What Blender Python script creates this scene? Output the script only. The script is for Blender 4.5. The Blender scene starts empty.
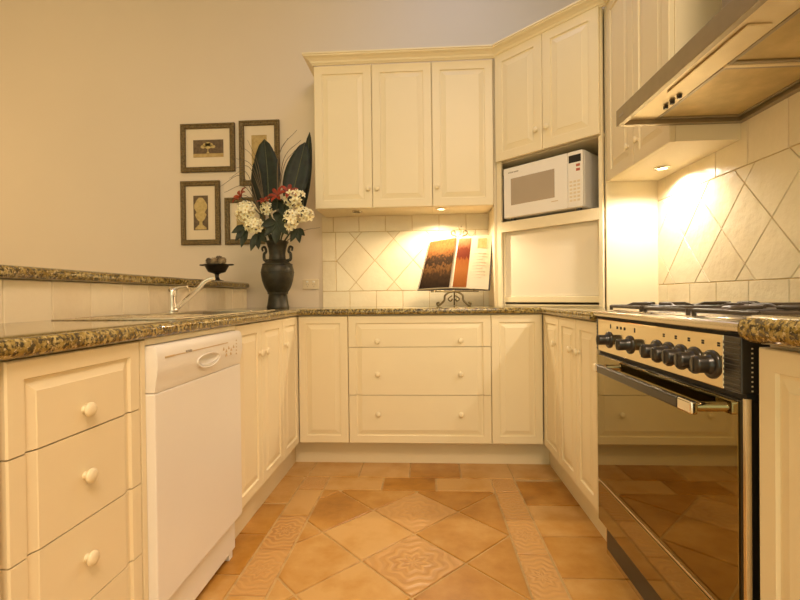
import bpy, bmesh, math, random
from mathutils import Vector, Matrix
random.seed(7)
SC = bpy.context.scene
COL = SC.collection
PI = math.pi

# ------------------------------------------------------------------ materials
def new_mat(name):
    m = bpy.data.materials.new(name); m.use_nodes = True
    nt = m.node_tree; nt.nodes.clear()
    out = nt.nodes.new('ShaderNodeOutputMaterial')
    b = nt.nodes.new('ShaderNodeBsdfPrincipled')
    nt.links.new(b.outputs[0], out.inputs[0])
    return m, nt, b

def N(nt, t, **k):
    n = nt.nodes.new(t)
    for a, v in k.items(): setattr(n, a, v)
    return n

def ramp(nt, fac, stops):
    r = N(nt, 'ShaderNodeValToRGB')
    el = r.color_ramp.elements
    while len(el) < len(stops): el.new(0.5)
    for e, (p, c) in zip(el, stops):
        e.position = p; e.color = (*c, 1) if len(c) == 3 else c
    nt.links.new(fac, r.inputs[0])
    return r.outputs[0]

def noise(nt, scale, detail=3, rough=.5, coord='Object', dim=None):
    tc = N(nt, 'ShaderNodeTexCoord')
    n = N(nt, 'ShaderNodeTexNoise')
    n.inputs['Scale'].default_value = scale
    n.inputs['Detail'].default_value = detail
    n.inputs['Roughness'].default_value = rough
    nt.links.new(tc.outputs[coord], n.inputs['Vector'])
    return n

def bump(nt, b, height, strength, dist=.002):
    n = N(nt, 'ShaderNodeBump')
    n.inputs['Strength'].default_value = strength
    n.inputs['Distance'].default_value = dist
    nt.links.new(height, n.inputs['Height'])
    nt.links.new(n.outputs[0], b.inputs['Normal'])

def plain(name, col, rough=.5, metal=0, var=.03, scale=3, bmp=0, bscale=60, coat=0, spec=.5):
    m, nt, b = new_mat(name)
    n = noise(nt, scale, 3)
    c1 = tuple(max(0, c*(1-var)) for c in col); c2 = tuple(min(1, c*(1+var)) for c in col)
    nt.links.new(ramp(nt, n.outputs['Fac'], [(.3, c1), (.7, c2)]), b.inputs['Base Color'])
    b.inputs['Roughness'].default_value = rough
    b.inputs['Metallic'].default_value = metal
    b.inputs['Coat Weight'].default_value = coat
    b.inputs['Coat Roughness'].default_value = .08
    b.inputs['Specular IOR Level'].default_value = spec
    if bmp:
        n2 = noise(nt, bscale, 3)
        bump(nt, b, n2.outputs['Fac'], bmp)
    return m

M = {}
M['cream'] = plain('cream_lacquer', (.83, .72, .49), .38, var=.015)
M['cream_box'] = plain('cream_carcass', (.82, .71, .49), .45, var=.015)
M['knob'] = plain('cream_knob', (.83, .72, .49), .35, var=.01)
M['white_appliance'] = plain('white_enamel', (.84, .80, .74), .3, var=.01, coat=.2)
M['white_plastic'] = plain('white_plastic', (.83, .79, .72), .4, var=.01)
M['grey_mark'] = plain('grey_print', (.35, .31, .26), .6)
M['shutter'] = plain('shutter_laminate', (.82, .73, .57), .45, var=.01)
M['amber'] = plain('amber_strip', (.60, .44, .24), .4)
M['wall'] = plain('wall_paint', (.73, .63, .50), .85, var=.02, scale=1.2, bmp=.08, bscale=180)
M['ceiling'] = plain('ceiling_paint', (.82, .78, .7), .9)
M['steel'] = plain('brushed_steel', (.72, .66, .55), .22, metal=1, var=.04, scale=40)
M['shaded_steel'] = plain('sink_steel_shaded', (.26, .22, .16), .3, metal=1, var=.05)  # same steel as the rim, darkened to stand for shade inside the bowl
M['panel_steel'] = plain('polished_panel', (.80, .70, .50), .10, metal=1, var=.02, scale=20)
M['hood_steel'] = plain('hood_steel', (.37, .315, .225), .38, metal=1, var=.04, scale=30)
M['hood_inner'] = plain('hood_inner_steel', (.74, .63, .42), .42, metal=.8, var=.06, scale=9)
M['filter'] = plain('grease_filter', (.56, .43, .20), .5, metal=.6, var=.14, scale=14, bmp=.3, bscale=260)
M['chrome'] = plain('chrome', (.86, .83, .78), .07, metal=1, var=.01)
M['black'] = plain('black_plastic', (.018, .015, .012), .32, var=.2, coat=.3)
M['black_gap'] = plain('black_recess', (.010, .008, .006), .6)
M['cast_iron'] = plain('cast_iron', (.045, .032, .02), .45, var=.3, scale=40, bmp=.2, bscale=200)
M['burner_cap'] = plain('burner_cap', (.05, .04, .03), .5)
M['door_glass'] = plain('tinted_mirror_glass', (.275, .225, .10), .035, metal=1, var=.02)
M['drawer_glass'] = plain('tinted_mirror_drawer', (.34, .275, .125), .06, metal=1, var=.02)
M['plinth_steel'] = plain('plinth_steel', (.62, .50, .27), .16, metal=1, var=.03)
M['display'] = plain('dark_display', (.02, .02, .02), .15)
M['red_mark'] = plain('red_print', (.45, .12, .07), .5)
M['mw_window'] = plain('microwave_window', (.42, .345, .26), .08, var=.04, coat=1)
M['bronze'] = plain('dark_bronze', (.030, .026, .014), .45, metal=.25, var=.5, scale=22, bmp=.5, bscale=60)
M['black_iron'] = plain('black_iron', (.030, .024, .018), .4, metal=.5, var=.3, scale=30)
M['brass_iron'] = plain('antique_brass', (.20, .15, .07), .4, metal=.8, var=.4, scale=60)
M['gilt'] = None
M['mat'] = plain('picture_mat', (.74, .63, .46), .8, var=.02)
M['leaf'] = plain('dark_leaf', (.010, .017, .008), .6, var=.5, scale=25, bmp=.2, bscale=40)
M['leaf_rib'] = plain('leaf_rib', (.09, .10, .04), .5, var=.3)
M['foliage'] = plain('small_foliage', (.020, .030, .012), .6, var=.5, scale=30)
M['petal_white'] = plain('white_petal', (.93, .87, .60), .6, var=.05, scale=40)
M['petal_eye'] = plain('flower_eye', (.75, .55, .15), .6)
M['petal_red'] = plain('red_petal', (.28, .028, .003), .5, var=.4, scale=40)
M['grass_wisp'] = plain('dried_grass', (.13, .095, .05), .7, var=.3, scale=30)
M['cone'] = plain('pine_cone', (.12, .085, .05), .6, var=.6, scale=40, bmp=.6, bscale=90)
M['cone_light'] = plain('seed_pod', (.34, .25, .14), .6, var=.5, scale=45, bmp=.6, bscale=90)
M['outlet'] = plain('outlet_plastic', (.74, .63, .44), .4)
M['page'] = plain('book_page', (.66, .57, .42), .8, var=.03, spec=.15)
M['book_cover'] = plain('book_cover', (.05, .035, .03), .5)
M['kick'] = plain('kickboard_cream', (.80, .69, .47), .45, var=.02)
M['dark_stem'] = plain('stem', (.05, .06, .03), .6)

def mk_emit(name, col, s):
    m, nt, b = new_mat(name)
    b.inputs['Base Color'].default_value = (*col, 1)
    b.inputs['Emission Color'].default_value = (*col, 1)
    b.inputs['Emission Strength'].default_value = s
    return m
M['lamp'] = mk_emit('halogen_lens', (1, .83, .52), 14)
M['lamp_off'] = plain('unlit_lens', (.25, .2, .13), .3)

def mk_granite():
    m, nt, b = new_mat('granite')
    n1 = noise(nt, 92, 6, .68); n2 = noise(nt, 130, 5, .65); n3 = noise(nt, 38, 4)
    base = ramp(nt, n3.outputs['Fac'], [(.34, (.18, .112, .018)), (.5, (.34, .238, .058)), (.66, (.50, .40, .155))])
    dark = ramp(nt, n1.outputs['Fac'], [(.45, (0, 0, 0)), (.535, (1, 1, 1))])
    mx = N(nt, 'ShaderNodeMix', data_type='RGBA')
    nt.links.new(dark, mx.inputs[0]); mx.inputs[6].default_value = (.048, .033, .012, 1)
    nt.links.new(base, mx.inputs[7])
    sp = ramp(nt, n2.outputs['Fac'], [(.57, (0, 0, 0)), (.64, (1, 1, 1))])
    mx2 = N(nt, 'ShaderNodeMix', data_type='RGBA')
    nt.links.new(sp, mx2.inputs[0]); nt.links.new(mx.outputs[2], mx2.inputs[6]); mx2.inputs[7].default_value = (.62, .50, .27, 1)
    nt.links.new(mx2.outputs[2], b.inputs['Base Color'])
    b.inputs['Roughness'].default_value = .10
    b.inputs['Coat Weight'].default_value = .4; b.inputs['Coat Roughness'].default_value = .03
    return m
M['granite'] = mk_granite()

def mk_tile(name, c_lo, c_hi, rough, bstr, decor=False, bscale=9, nscale=7):
    m, nt, b = new_mat(name)
    g = N(nt, 'ShaderNodeNewGeometry')
    n = noise(nt, nscale, 5, .6); n2 = noise(nt, bscale, 4, .55)
    a = N(nt, 'ShaderNodeMath', operation='MULTIPLY_ADD')
    nt.links.new(g.outputs['Random Per Island'], a.inputs[0]); a.inputs[1].default_value = .42 if 'terra' in name else .5
    a2 = N(nt, 'ShaderNodeMath', operation='MULTIPLY'); nt.links.new(n.outputs['Fac'], a2.inputs[0]); a2.inputs[1].default_value = 1.05 if 'terra' in name else .8
    nt.links.new(a2.outputs[0], a.inputs[2])
    col = ramp(nt, a.outputs[0], [(.25, c_lo), (.80, c_hi)])
    if name == 'terracotta_tile': col = ramp(nt, a.outputs[0], [(.30, (.27, .115, .016)), (.52, (.44, .20, .030)), (.70, (.52, .265, .058)), (.95, (.62, .37, .13))])
    b.inputs['Roughness'].default_value = rough
    h = n2.outputs['Fac']
    if decor:
        # embossed rosette / scroll relief in each tile's own coordinates
        uv = N(nt, 'ShaderNodeUVMap', uv_map='UVMap')
        mp = N(nt, 'ShaderNodeVectorMath', operation='SUBTRACT'); nt.links.new(uv.outputs[0], mp.inputs[0]); mp.inputs[1].default_value = (.5, .5, 0)
        sep = N(nt, 'ShaderNodeSeparateXYZ'); nt.links.new(mp.outputs[0], sep.inputs[0])
        ln = N(nt, 'ShaderNodeVectorMath', operation='LENGTH'); nt.links.new(mp.outputs[0], ln.inputs[0])
        at = N(nt, 'ShaderNodeMath', operation='ARCTAN2'); nt.links.new(sep.outputs[1], at.inputs[0]); nt.links.new(sep.outputs[0], at.inputs[1])
        k = N(nt, 'ShaderNodeMath', operation='MULTIPLY'); nt.links.new(at.outputs[0], k.inputs[0]); k.inputs[1].default_value = 8
        sn = N(nt, 'ShaderNodeMath', operation='SINE'); nt.links.new(k.outputs[0], sn.inputs[0])
        rr = N(nt, 'ShaderNodeMath', operation='MULTIPLY_ADD'); nt.links.new(ln.outputs['Value'], rr.inputs[0]); rr.inputs[1].default_value = 62
        s2 = N(nt, 'ShaderNodeMath', operation='MULTIPLY'); nt.links.new(sn.outputs[0], s2.inputs[0]); s2.inputs[1].default_value = 1.5
        nt.links.new(s2.outputs[0], rr.inputs[2])
        s3 = N(nt, 'ShaderNodeMath', operation='SINE'); nt.links.new(rr.outputs[0], s3.inputs[0])
        s4 = N(nt, 'ShaderNodeMath', operation='MULTIPLY'); nt.links.new(s3.outputs[0], s4.inputs[0]); nt.links.new(n2.outputs['Fac'], s4.inputs[1])
        mask = ramp(nt, s4.outputs[0], [(.0, (0, 0, 0)), (.32, (1, 1, 1))])
        mx = N(nt, 'ShaderNodeMix', data_type='RGBA')
        nt.links.new(mask, mx.inputs[0]); nt.links.new(col, mx.inputs[6]); mx.inputs[7].default_value = (*[min(1, c*1.04+.01) for c in c_hi], 1)
        col = mx.outputs[2]; h = s4.outputs[0]
    nt.links.new(col, b.inputs['Base Color'])
    bump(nt, b, h, bstr, .004)
    return m
M['wall_tile'] = mk_tile('cream_wall_tile', (.78, .66, .45), (.87, .77, .56), .22, 1.0, bscale=19)
M['floor_tile'] = mk_tile('terracotta_tile', (.33, .150, .022), (.58, .305, .065), .30, .22, bscale=14, nscale=6)
M['decor_tile'] = mk_tile('embossed_terracotta_tile', (.40, .19, .05), (.56, .31, .10), .36, .35, True, bscale=16)
M['grout_floor'] = plain('floor_grout', (.54, .37, .16), .9, var=.15, scale=20)
M['grout_wall'] = plain('wall_grout', (.62, .44, .17), .9, var=.05, scale=20)

def mk_frame():
    m, nt, b = new_mat('antique_gilt_frame')
    n = noise(nt, 120, 3); n2 = noise(nt, 30, 2)
    nt.links.new(ramp(nt, n.outputs['Fac'], [(.35, (.075, .048, .014)), (.65, (.21, .145, .052))]), b.inputs['Base Color'])
    b.inputs['Roughness'].default_value = .5; b.inputs['Metallic'].default_value = .2
    bump(nt, b, n.outputs['Fac'], .7, .003)
    return m
M['gilt'] = mk_frame()

def mk_print(name, bg, fg, strip=None):
    m, nt, b = new_mat(name)
    n = noise(nt, 60, 4)
    nt.links.new(ramp(nt, n.outputs['Fac'], [(.35, bg), (.7, fg)]), b.inputs['Base Color'])
    b.inputs['Roughness'].default_value = .7
    return m
M['print_dark'] = mk_print('sepia_print_dark', (.10, .065, .035), (.17, .115, .06))
M['print_tan'] = mk_print('sepia_print_tan', (.40, .28, .10), (.52, .38, .16))
M['print_urn'] = mk_print('sepia_urn', (.46, .34, .12), (.60, .46, .20))

def uvgrad(name, stops, nscale=6, amount=.35, rot=0):
    """picture on a page: colour bands up the page broken by noise"""
    m, nt, b = new_mat(name)
    uv = N(nt, 'ShaderNodeUVMap', uv_map='UVMap')
    sep = N(nt, 'ShaderNodeSeparateXYZ'); nt.links.new(uv.outputs[0], sep.inputs[0])
    n = N(nt, 'ShaderNodeTexNoise'); n.inputs['Scale'].default_value = nscale; n.inputs['Detail'].default_value = 6
    nt.links.new(uv.outputs[0], n.inputs['Vector'])
    s = N(nt, 'ShaderNodeMath', operation='SUBTRACT'); nt.links.new(n.outputs['Fac'], s.inputs[0]); s.inputs[1].default_value = .5
    a = N(nt, 'ShaderNodeMath', operation='MULTIPLY_ADD'); nt.links.new(s.outputs[0], a.inputs[0]); a.inputs[1].default_value = amount
    nt.links.new(sep.outputs[1], a.inputs[2])
    nt.links.new(ramp(nt, a.outputs[0], stops), b.inputs['Base Color'])
    b.inputs['Roughness'].default_value = .75; b.inputs['Specular IOR Level'].default_value = .12
    return m
M['photo_left'] = uvgrad('landscape_photo', [(0, (.020, .010, .004)), (.28, (.05, .024, .008)), (.42, (.17, .075, .02)), (.50, (.03, .016, .006)), (.62, (.05, .024, .008)), (.68, (.17, .065, .014)), (.82, (.30, .12, .03)), (1, (.20, .07, .015))], 13, .5)
M['photo_right'] = uvgrad('food_photo', [(0, (.26, .08, .015)), (.35, (.34, .12, .025)), (.55, (.28, .085, .018)), (.60, (.13, .022, .010)), (.78, (.16, .035, .014)), (.88, (.28, .12, .05)), (1, (.36, .20, .09))], 11, .26)

# ------------------------------------------------------------------ helpers
ORG = {}
def thing(name, label, cat, loc, group=None):
    o = bpy.data.objects.new(name, None); COL.objects.link(o)
    o.empty_display_size = .05
    o.location = loc; ORG[o.name] = Vector(loc)
    tag(o, label, cat, group)
    return o
def tag(o, label, cat, group=None):
    o['label'] = label; o['category'] = cat
    if group: o['group'] = group
    return o
def obj(name, bm, m, parent=None, smooth=None, label=None, loc=None):
    """link bm (world coordinates) as one mesh object"""
    bmesh.ops.recalc_face_normals(bm, faces=bm.faces[:])
    org = ORG[parent.name] if parent else Vector(loc if loc else (0, 0, 0))
    bmesh.ops.translate(bm, verts=bm.verts[:], vec=-org)
    me = bpy.data.meshes.new(name); bm.to_mesh(me); bm.free()
    mats = m if isinstance(m, (list, tuple)) else [m]
    for x in mats: me.materials.append(x)
    o = bpy.data.objects.new(name, me); COL.objects.link(o)
    if parent: o.parent = parent; ORG[o.name] = org.copy()
    else: o.location = org; ORG[o.name] = org
    if smooth is not None:
        for p in me.polygons: p.use_smooth = True
        if smooth < 180:
            me.set_sharp_from_angle(angle=math.radians(smooth))
    if label: o['label'] = label
    return o
def struct(name, bm, m, parent=None, smooth=None):
    o = obj(name, bm, m, parent, smooth)
    o['kind'] = 'structure'
    return o

def BM(): return bmesh.new()
def box(bm, x0, x1, y0, y1, z0, z1, bev=0, seg=2, mtx=None, mi=0):
    x0, x1 = min(x0, x1), max(x0, x1); y0, y1 = min(y0, y1), max(y0, y1); z0, z1 = min(z0, z1), max(z0, z1)
    vs = [bm.verts.new((x, y, z)) for x in (x0, x1) for y in (y0, y1) for z in (z0, z1)]
    F = [(0, 1, 3, 2), (4, 6, 7, 5), (0, 4, 5, 1), (2, 3, 7, 6), (0, 2, 6, 4), (1, 5, 7, 3)]
    fs = [bm.faces.new([vs[i] for i in f]) for f in F]
    for f in fs: f.material_index = mi
    geo = list(vs)
    if bev:
        es = list({e for f in fs for e in f.edges})
        r = bmesh.ops.bevel(bm, geom=es, offset=bev, segments=seg, profile=.5, affect='EDGES')
        geo = list({v for f in r['faces'] for v in f.verts} | {v for f in fs if f.is_valid for v in f.verts})
        for f in r['faces']: f.material_index = mi
    if mtx is not None:
        bmesh.ops.transform(bm, matrix=mtx, verts=[v for v in geo if v.is_valid])
    return bm
def frame_m(origin, u, w):
    u = Vector(u).normalized(); w = Vector(w).normalized(); v = w.cross(u)
    m = Matrix((( u.x, v.x, w.x, origin[0]), (u.y, v.y, w.y, origin[1]), (u.z, v.z, w.z, origin[2]), (0, 0, 0, 1)))
    return m
def prism(bm, pts, z0, z1, mtx=None, bev=0, seg=2, mi=0, bev_top=True, bev_bot=True):
    a = [bm.verts.new((p[0], p[1], z0)) for p in pts]; b = [bm.verts.new((p[0], p[1], z1)) for p in pts]
    n = len(pts); fs = [bm.faces.new(a[::-1]), bm.faces.new(b)]
    for i in range(n): fs.append(bm.faces.new((a[i], a[(i+1) % n], b[(i+1) % n], b[i])))
    for f in fs: f.material_index = mi
    vs = a+b
    if bev:
        es = []
        if bev_top: es += list(fs[1].edges)
        if bev_bot: es += list(fs[0].edges)
        r = bmesh.ops.bevel(bm, geom=es, offset=bev, segments=seg, profile=.5, affect='EDGES')
        for f in r['faces']: f.material_index = mi
        vs = list({v for f in r['faces'] for v in f.verts} | {v for f in fs if f.is_valid for v in f.verts})
    if mtx is not None: bmesh.ops.transform(bm, matrix=mtx, verts=vs)
    return bm
def lathe(bm, prof, seg=24, mtx=None, cap=True, mi=0):
    """prof = [(r, z)...] around local z"""
    rings = []; vs = []
    for r, z in prof:
        if r < 1e-6:
            v = bm.verts.new((0, 0, z)); rings.append([v]); vs.append(v)
        else:
            ring = [bm.verts.new((r*math.cos(2*PI*i/seg), r*math.sin(2*PI*i/seg), z)) for i in range(seg)]
            rings.append(ring); vs += ring
    for A, B in zip(rings, rings[1:]):
        for i in range(seg):
            j = (i+1) % seg
            if len(A) == 1 and len(B) == 1: continue
            if len(A) == 1: f = bm.faces.new((A[0], B[i], B[j]))
            elif len(B) == 1: f = bm.faces.new((A[i], A[j], B[0]))
            else: f = bm.faces.new((A[i], A[j], B[j], B[i]))
            f.material_index = mi
    if cap:
        if len(rings[0]) > 1: bm.faces.new(rings[0][::-1]).material_index = mi
        if len(rings[-1]) > 1: bm.faces.new(rings[-1]).material_index = mi
    if mtx is not None: bmesh.ops.transform(bm, matrix=mtx, verts=vs)
    return bm
def smooth_path(pts, n=6):
    pts = [Vector(p) for p in pts]; out = []
    P = [pts[0]*2-pts[1]] + pts + [pts[-1]*2-pts[-2]]
    for i in range(1, len(P)-2):
        a, b, c, d = P[i-1:i+3]
        for k in range(n):
            t = k/n
            out.append(.5*((2*b)+(c-a)*t+(2*a-5*b+4*c-d)*t*t+(-a+3*b-3*c+d)*t**3))
    out.append(pts[-1]); return out
def tube(bm, pts, rad, seg=10, mi=0):
    pts = [Vector(p) for p in pts]
    n = len(pts); rads = rad if isinstance(rad, (list, tuple)) else [rad]*n
    if len(rads) != n: rads = [rads[0]+(rads[-1]-rads[0])*i/(n-1) for i in range(n)]
    up = None; rings = []
    for i, p in enumerate(pts):
        t = (pts[min(i+1, n-1)]-pts[max(i-1, 0)]).normalized()
        if up is None:
            up = Vector((0, 0, 1)) if abs(t.z) < .9 else Vector((1, 0, 0))
        s = t.cross(up).normalized(); up = s.cross(t).normalized()
        rings.append([bm.verts.new(p+(s*math.cos(2*PI*k/seg)+up*math.sin(2*PI*k/seg))*rads[i]) for k in range(seg)])
    for A, B in zip(rings, rings[1:]):
        for k in range(seg):
            bm.faces.new((A[k], A[(k+1) % seg], B[(k+1) % seg], B[k])).material_index = mi
    bm.faces.new(rings[0][::-1]).material_index = mi; bm.faces.new(rings[-1]).material_index = mi
    return bm

# raised-panel door / drawer front in a local frame (u right, v up, w outwards)
def panel_bm(u0, u1, v0, v1, th=.02, b=.043, full=None, dep=.007, slope=.021):
    """u0..v1 the piece, full = the whole raised-panel field the piece is cut from"""
    U0, U1, V0, V1 = full if full else (u0, u1, v0, v1)
    bm = BM()
    prof = [(0, -th), (0, -.003), (.003, 0), (b, 0), (b+.003, -dep), (b+.009, -dep), (b+.009+slope, -.0015), (b+.011+slope, 0)]
    loops = []
    for d, w in prof:
        loops.append([bm.verts.new(p) for p in ((U0+d, V0+d, w+th), (U1-d, V0+d, w+th), (U1-d, V1-d, w+th), (U0+d, V1-d, w+th))])
    for A, B in zip(loops, loops[1:]):
        for i in range(4): bm.faces.new((A[i], A[(i+1) % 4], B[(i+1) % 4], B[i]))
    bm.faces.new(loops[0][::-1]); bm.faces.new(loops[-1])
    for co, no, lim in (((0, v0, 0), (0, -1, 0), V0 < v0-1e-6), ((0, v1, 0), (0, 1, 0), V1 > v1+1e-6)):
        if lim:
            r = bmesh.ops.bisect_plane(bm, geom=bm.verts[:]+bm.edges[:]+bm.faces[:], plane_co=co, plane_no=no, clear_outer=True)
            es = [e for e in bm.edges if e.is_boundary]
            bmesh.ops.holes_fill(bm, edges=es, sides=0)
    bmesh.ops.recalc_face_normals(bm, faces=bm.faces[:])
    return bm
def place(bm, mtx):
    bmesh.ops.transform(bm, matrix=mtx, verts=bm.verts[:]); return bm
KN = [(.0, 0), (.0085, 0), (.0085, .002), (.006, .006), (.0058, .010), (.009, .013), (.0145, .0155), (.0155, .0195), (.0140, .024), (.0095, .0272), (.004, .0283), (0, .0285)]
def knob(parent, mtx, u, v, w, s=1.0, label=None):
    bm = lathe(BM(), [(r*s*1.04, z*s*.80) for r, z in KN], 20, mtx @ Matrix.Translation((u, v, w-.001)), cap=False)
    return obj('knob', bm, M['knob'], parent, 60, label)

# tiles ------------------------------------------------------------
def uvl(bm): return bm.loops.layers.uv.get('UVMap') or bm.loops.layers.uv.new('UVMap')
def clip(poly, x0, x1, y0, y1):
    for ax, lim, sg in ((0, x0, 1), (0, x1, -1), (1, y0, 1), (1, y1, -1)):
        out = []
        for i in range(len(poly)):
            p, q = poly[i], poly[(i+1) % len(poly)]
            dp = sg*(p[ax]-lim); dq = sg*(q[ax]-lim)
            if dp >= 0: out.append(p)
            if (dp >= 0) != (dq >= 0):
                t = dp/(dp-dq); out.append((p[0]+(q[0]-p[0])*t, p[1]+(q[1]-p[1])*t))
        poly = out
        if len(poly) < 3: return []
    res = []
    for p in poly:
        if not res or (abs(p[0]-res[-1][0])+abs(p[1]-res[-1][1])) > 1e-5: res.append(p)
    if len(res) > 2 and abs(res[0][0]-res[-1][0])+abs(res[0][1]-res[-1][1]) < 1e-5: res.pop()
    return res
def shrink(poly, g):
    n = len(poly); A = sum(poly[i][0]*poly[(i+1) % n][1]-poly[(i+1) % n][0]*poly[i][1] for i in range(n))/2
    if A < 0: poly = poly[::-1]; A = -A
    if A < 4e-4: return None
    out = []
    for i in range(n):
        p0, p1, p2 = Vector(poly[i-1]), Vector(poly[i]), Vector(poly[(i+1) % n])
        a = (p1-p0).normalized(); c = (p2-p1).normalized()
        na = Vector((-a.y, a.x)); nc = Vector((-c.y, c.x))
        d = 1+na.dot(nc)
        if d < .05: return None
        q = p1+(na+nc)*(g/d); out.append((q.x, q.y))
    A2 = sum(out[i][0]*out[(i+1) % n][1]-out[(i+1) % n][0]*out[i][1] for i in range(n))/2
    if A2 < 1e-4: return None
    return out
def add_tile(bm, poly, mtx, h=.007, g=.0016, uv=None, cham=.0016):
    p1 = shrink(poly, g)
    if not p1: return
    p2 = shrink(p1, cham)
    if not p2: return
    n = len(p1); n2 = len(p2)
    if n != n2: return
    a = [bm.verts.new((*p, 0)) for p in p1]; b = [bm.verts.new((*p, h-.002)) for p in p1]; c = [bm.verts.new((*p, h)) for p in p2]
    fs = [bm.faces.new(c)]
    for i in range(n):
        j = (i+1) % n
        fs.append(bm.faces.new((a[i], a[j], b[j], b[i]))); fs.append(bm.faces.new((b[i], b[j], c[j], c[i])))
    if uv is not None:
        cx = sum(p[0] for p in uv)/len(uv); cy = sum(p[1] for p in uv)/len(uv)
        s = max(max(abs(p[0]-cx), abs(p[1]-cy)) for p in uv)*2
        L = uvl(bm)
        for f in fs:
            for lp in f.loops: lp[L].uv = ((lp.vert.co.x-cx)/s+.5, (lp.vert.co.y-cy)/s+.5)
    bmesh.ops.transform(bm, matrix=mtx, verts=a+b+c)
def rect(x0, x1, y0, y1): return [(x0, y0), (x1, y0), (x1, y1), (x0, y1)]
def grid_run(bm, mtx, xs, y0, y1):
    for a, b in zip(xs, xs[1:]): add_tile(bm, rect(a, b, y0, y1), mtx)
def diamonds(x0, x1, y0, y1, vx, vy, a, b):
    out = []
    for i in range(-30, 31):
        for j in range(-30, 31):
            if (i+j) % 2: continue
            # cell centres sit midway between lattice vertices (offset one half diagonal)
            cx = vx+a*(i+1); cy = vy+b*j
            P = clip([(cx-a, cy), (cx, cy-b), (cx+a, cy), (cx, cy+b)], x0, x1, y0, y1)
            if P: out.append((P, [(cx-a, cy), (cx, cy-b), (cx+a, cy), (cx, cy+b)], (i, j)))
    return out

# ------------------------------------------------------------------ key planes (metres)
XL, XR, YB = -.735, .648, 2.555          # door faces: left run, right run, back run
XW, YW = 1.19, 3.14                      # right wall, back wall
ZT, ZB = .917, .8815                      # worktop
TH = .02
def ML(): return frame_m((XL-TH, 0, 0), (0, 1, 0), (1, 0, 0))        # u = Y
def MB_(): return frame_m((0, YB+TH, 0), (1, 0, 0), (0, -1, 0))      # u = X
def MR(): return frame_m((XR+TH, 0, 0), (0, -1, 0), (-1, 0, 0))      # u = -Y
ML, MB_, MR = ML(), MB_(), MR()

# ------------------------------------------------------------------ the setting
floor = struct('floor', box(BM(), -4.4, XW+.1, -2.4, YW+.1, -.12, -.0048), M['grout_floor'])
I4 = Matrix.Translation((0, 0, -.007))
add_tile.__defaults__ = (.007, .0042, None, .0022)
ft = BM(); dt = BM(); uvl(dt)
LX0, LX1, FX0, FX1 = -.67, -.535, -.535, .335
RX1 = .458
YS = 2.283
# back row, full width, then second row between the strips
bx = [-.94, -.66, -.379, -.101, .181, .462, .74]
for a, b in zip(bx, bx[1:]): add_tile(ft, rect(a, b, 2.446, 2.67), I4)
for a, b in zip((-.535, -.237, .043), (-.237, .043, .335)): add_tile(ft, rect(a, b, YS, 2.446), I4)
for x0, x1 in ((LX0, LX1), (FX1, RX1)): add_tile(dt, rect(x0, x1, YS, 2.446), I4, uv=rect(x0, x1, YS, 2.446))
ys = [YS-.275*i for i in range(10)]
for k, (a, b) in enumerate(zip(ys, ys[1:])):
    for side, (x0, x1) in enumerate(((LX0, LX1), (FX1, RX1))):
        dec = (side == 1) or k in (1, 2, 4, 6)
        if dec: add_tile(dt, rect(x0, x1, b, a), I4, uv=rect(x0, x1, b, a))
        else: add_tile(ft, rect(x0, x1, b, a), I4)
    add_tile(ft, rect(-.86, LX0, b-.165, a-.165), I4)
    add_tile(ft, rect(RX1, .78, b+.135, a+.135), I4)
add_tile(ft, rect(-.86, LX0, 2.13, 2.446), I4)
for P, full, (i, j) in diamonds(FX0, FX1, ys[-1], YS, -.057, 1.868, .1935, .2):
    cx = sum(p[0] for p in full)/4; cy = sum(p[1] for p in full)/4
    if abs(cx+.057) < .05 and (cy > 2.0 or 1.6 < cy < 1.7): add_tile(dt, P, I4, uv=full)
    else: add_tile(ft, P, I4)
obj('floor_tiles', ft, M['floor_tile'], floor)
obj('embossed_tiles', dt, M['decor_tile'], floor, label='terracotta floor tile with an embossed pattern')
# the next room's floor
f2 = BM()
for i in range(8):
    for j in range(14):
        add_tile(f2, rect(-4.4+.36*i, -4.04+.36*i, -2.0+.36*j, -1.64+.36*j), I4)
obj('floor_tiles', f2, M['floor_tile'], floor)

wb = struct('wall_back', box(BM(), -4.5, XW+.1, YW, YW+.12, 0, 3.4), M['wall'])
wr = struct('wall_right', box(BM(), XW, XW+.12, -2.4, YW, 0, 3.4), M['wall'])
ws = struct('wall_side', box(BM(), -4.5, -4.4, -2.4, YW, 0, 3.4), M['wall'])
struct('ceiling', box(BM(), -4.5, XW+.12, -2.4, YW+.12, 3.4, 3.5), M['ceiling'])
wl = struct('wall_left', box(BM(), -1.42, -1.267, .2, YW-.012, 0, 1.05), M['wall'])

add_tile.__defaults__ = (.007, .0016, None, .0016)
# tiled splashbacks
t = BM(); mb = frame_m((0, YW-.002, 0), (1, 0, 0), (0, -1, 0))
X0, X1, Z0, Z1 = -.625, .345, 1.024, 1.436
box(t, -.722, .445, YW-.004, YW, ZT, 1.545, mi=1)
xs = [-.722+.0]+[ -.532+.184*i for i in range(5)]+[.445]
xs = [-.722, -.712+.0, -.53, -.345, -.16, .024, .21, .395, .445]
xs = [-.722, -.53, -.345, -.16, .024, .21, .395, .445]
grid_run(t, mb, xs, ZT-.004, Z0)
xs2 = [-.722, -.64, -.46, -.275, -.09, .095, .28, .445]
grid_run(t, mb, xs2, Z1, 1.545)
for a, b in ((Z0, 1.235), (1.235, Z1)):
    add_tile(t, rect(-.722, X0, a, b), mb); add_tile(t, rect(X1, .445, a, b), mb)
for P, full, ij in diamonds(X0, X1, Z0, Z1, -.62, 1.235, .1335, .15): add_tile(t, P, mb)
obj('splashback_tiles', t, [M['wall_tile'], M['grout_wall']], wb)

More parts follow.
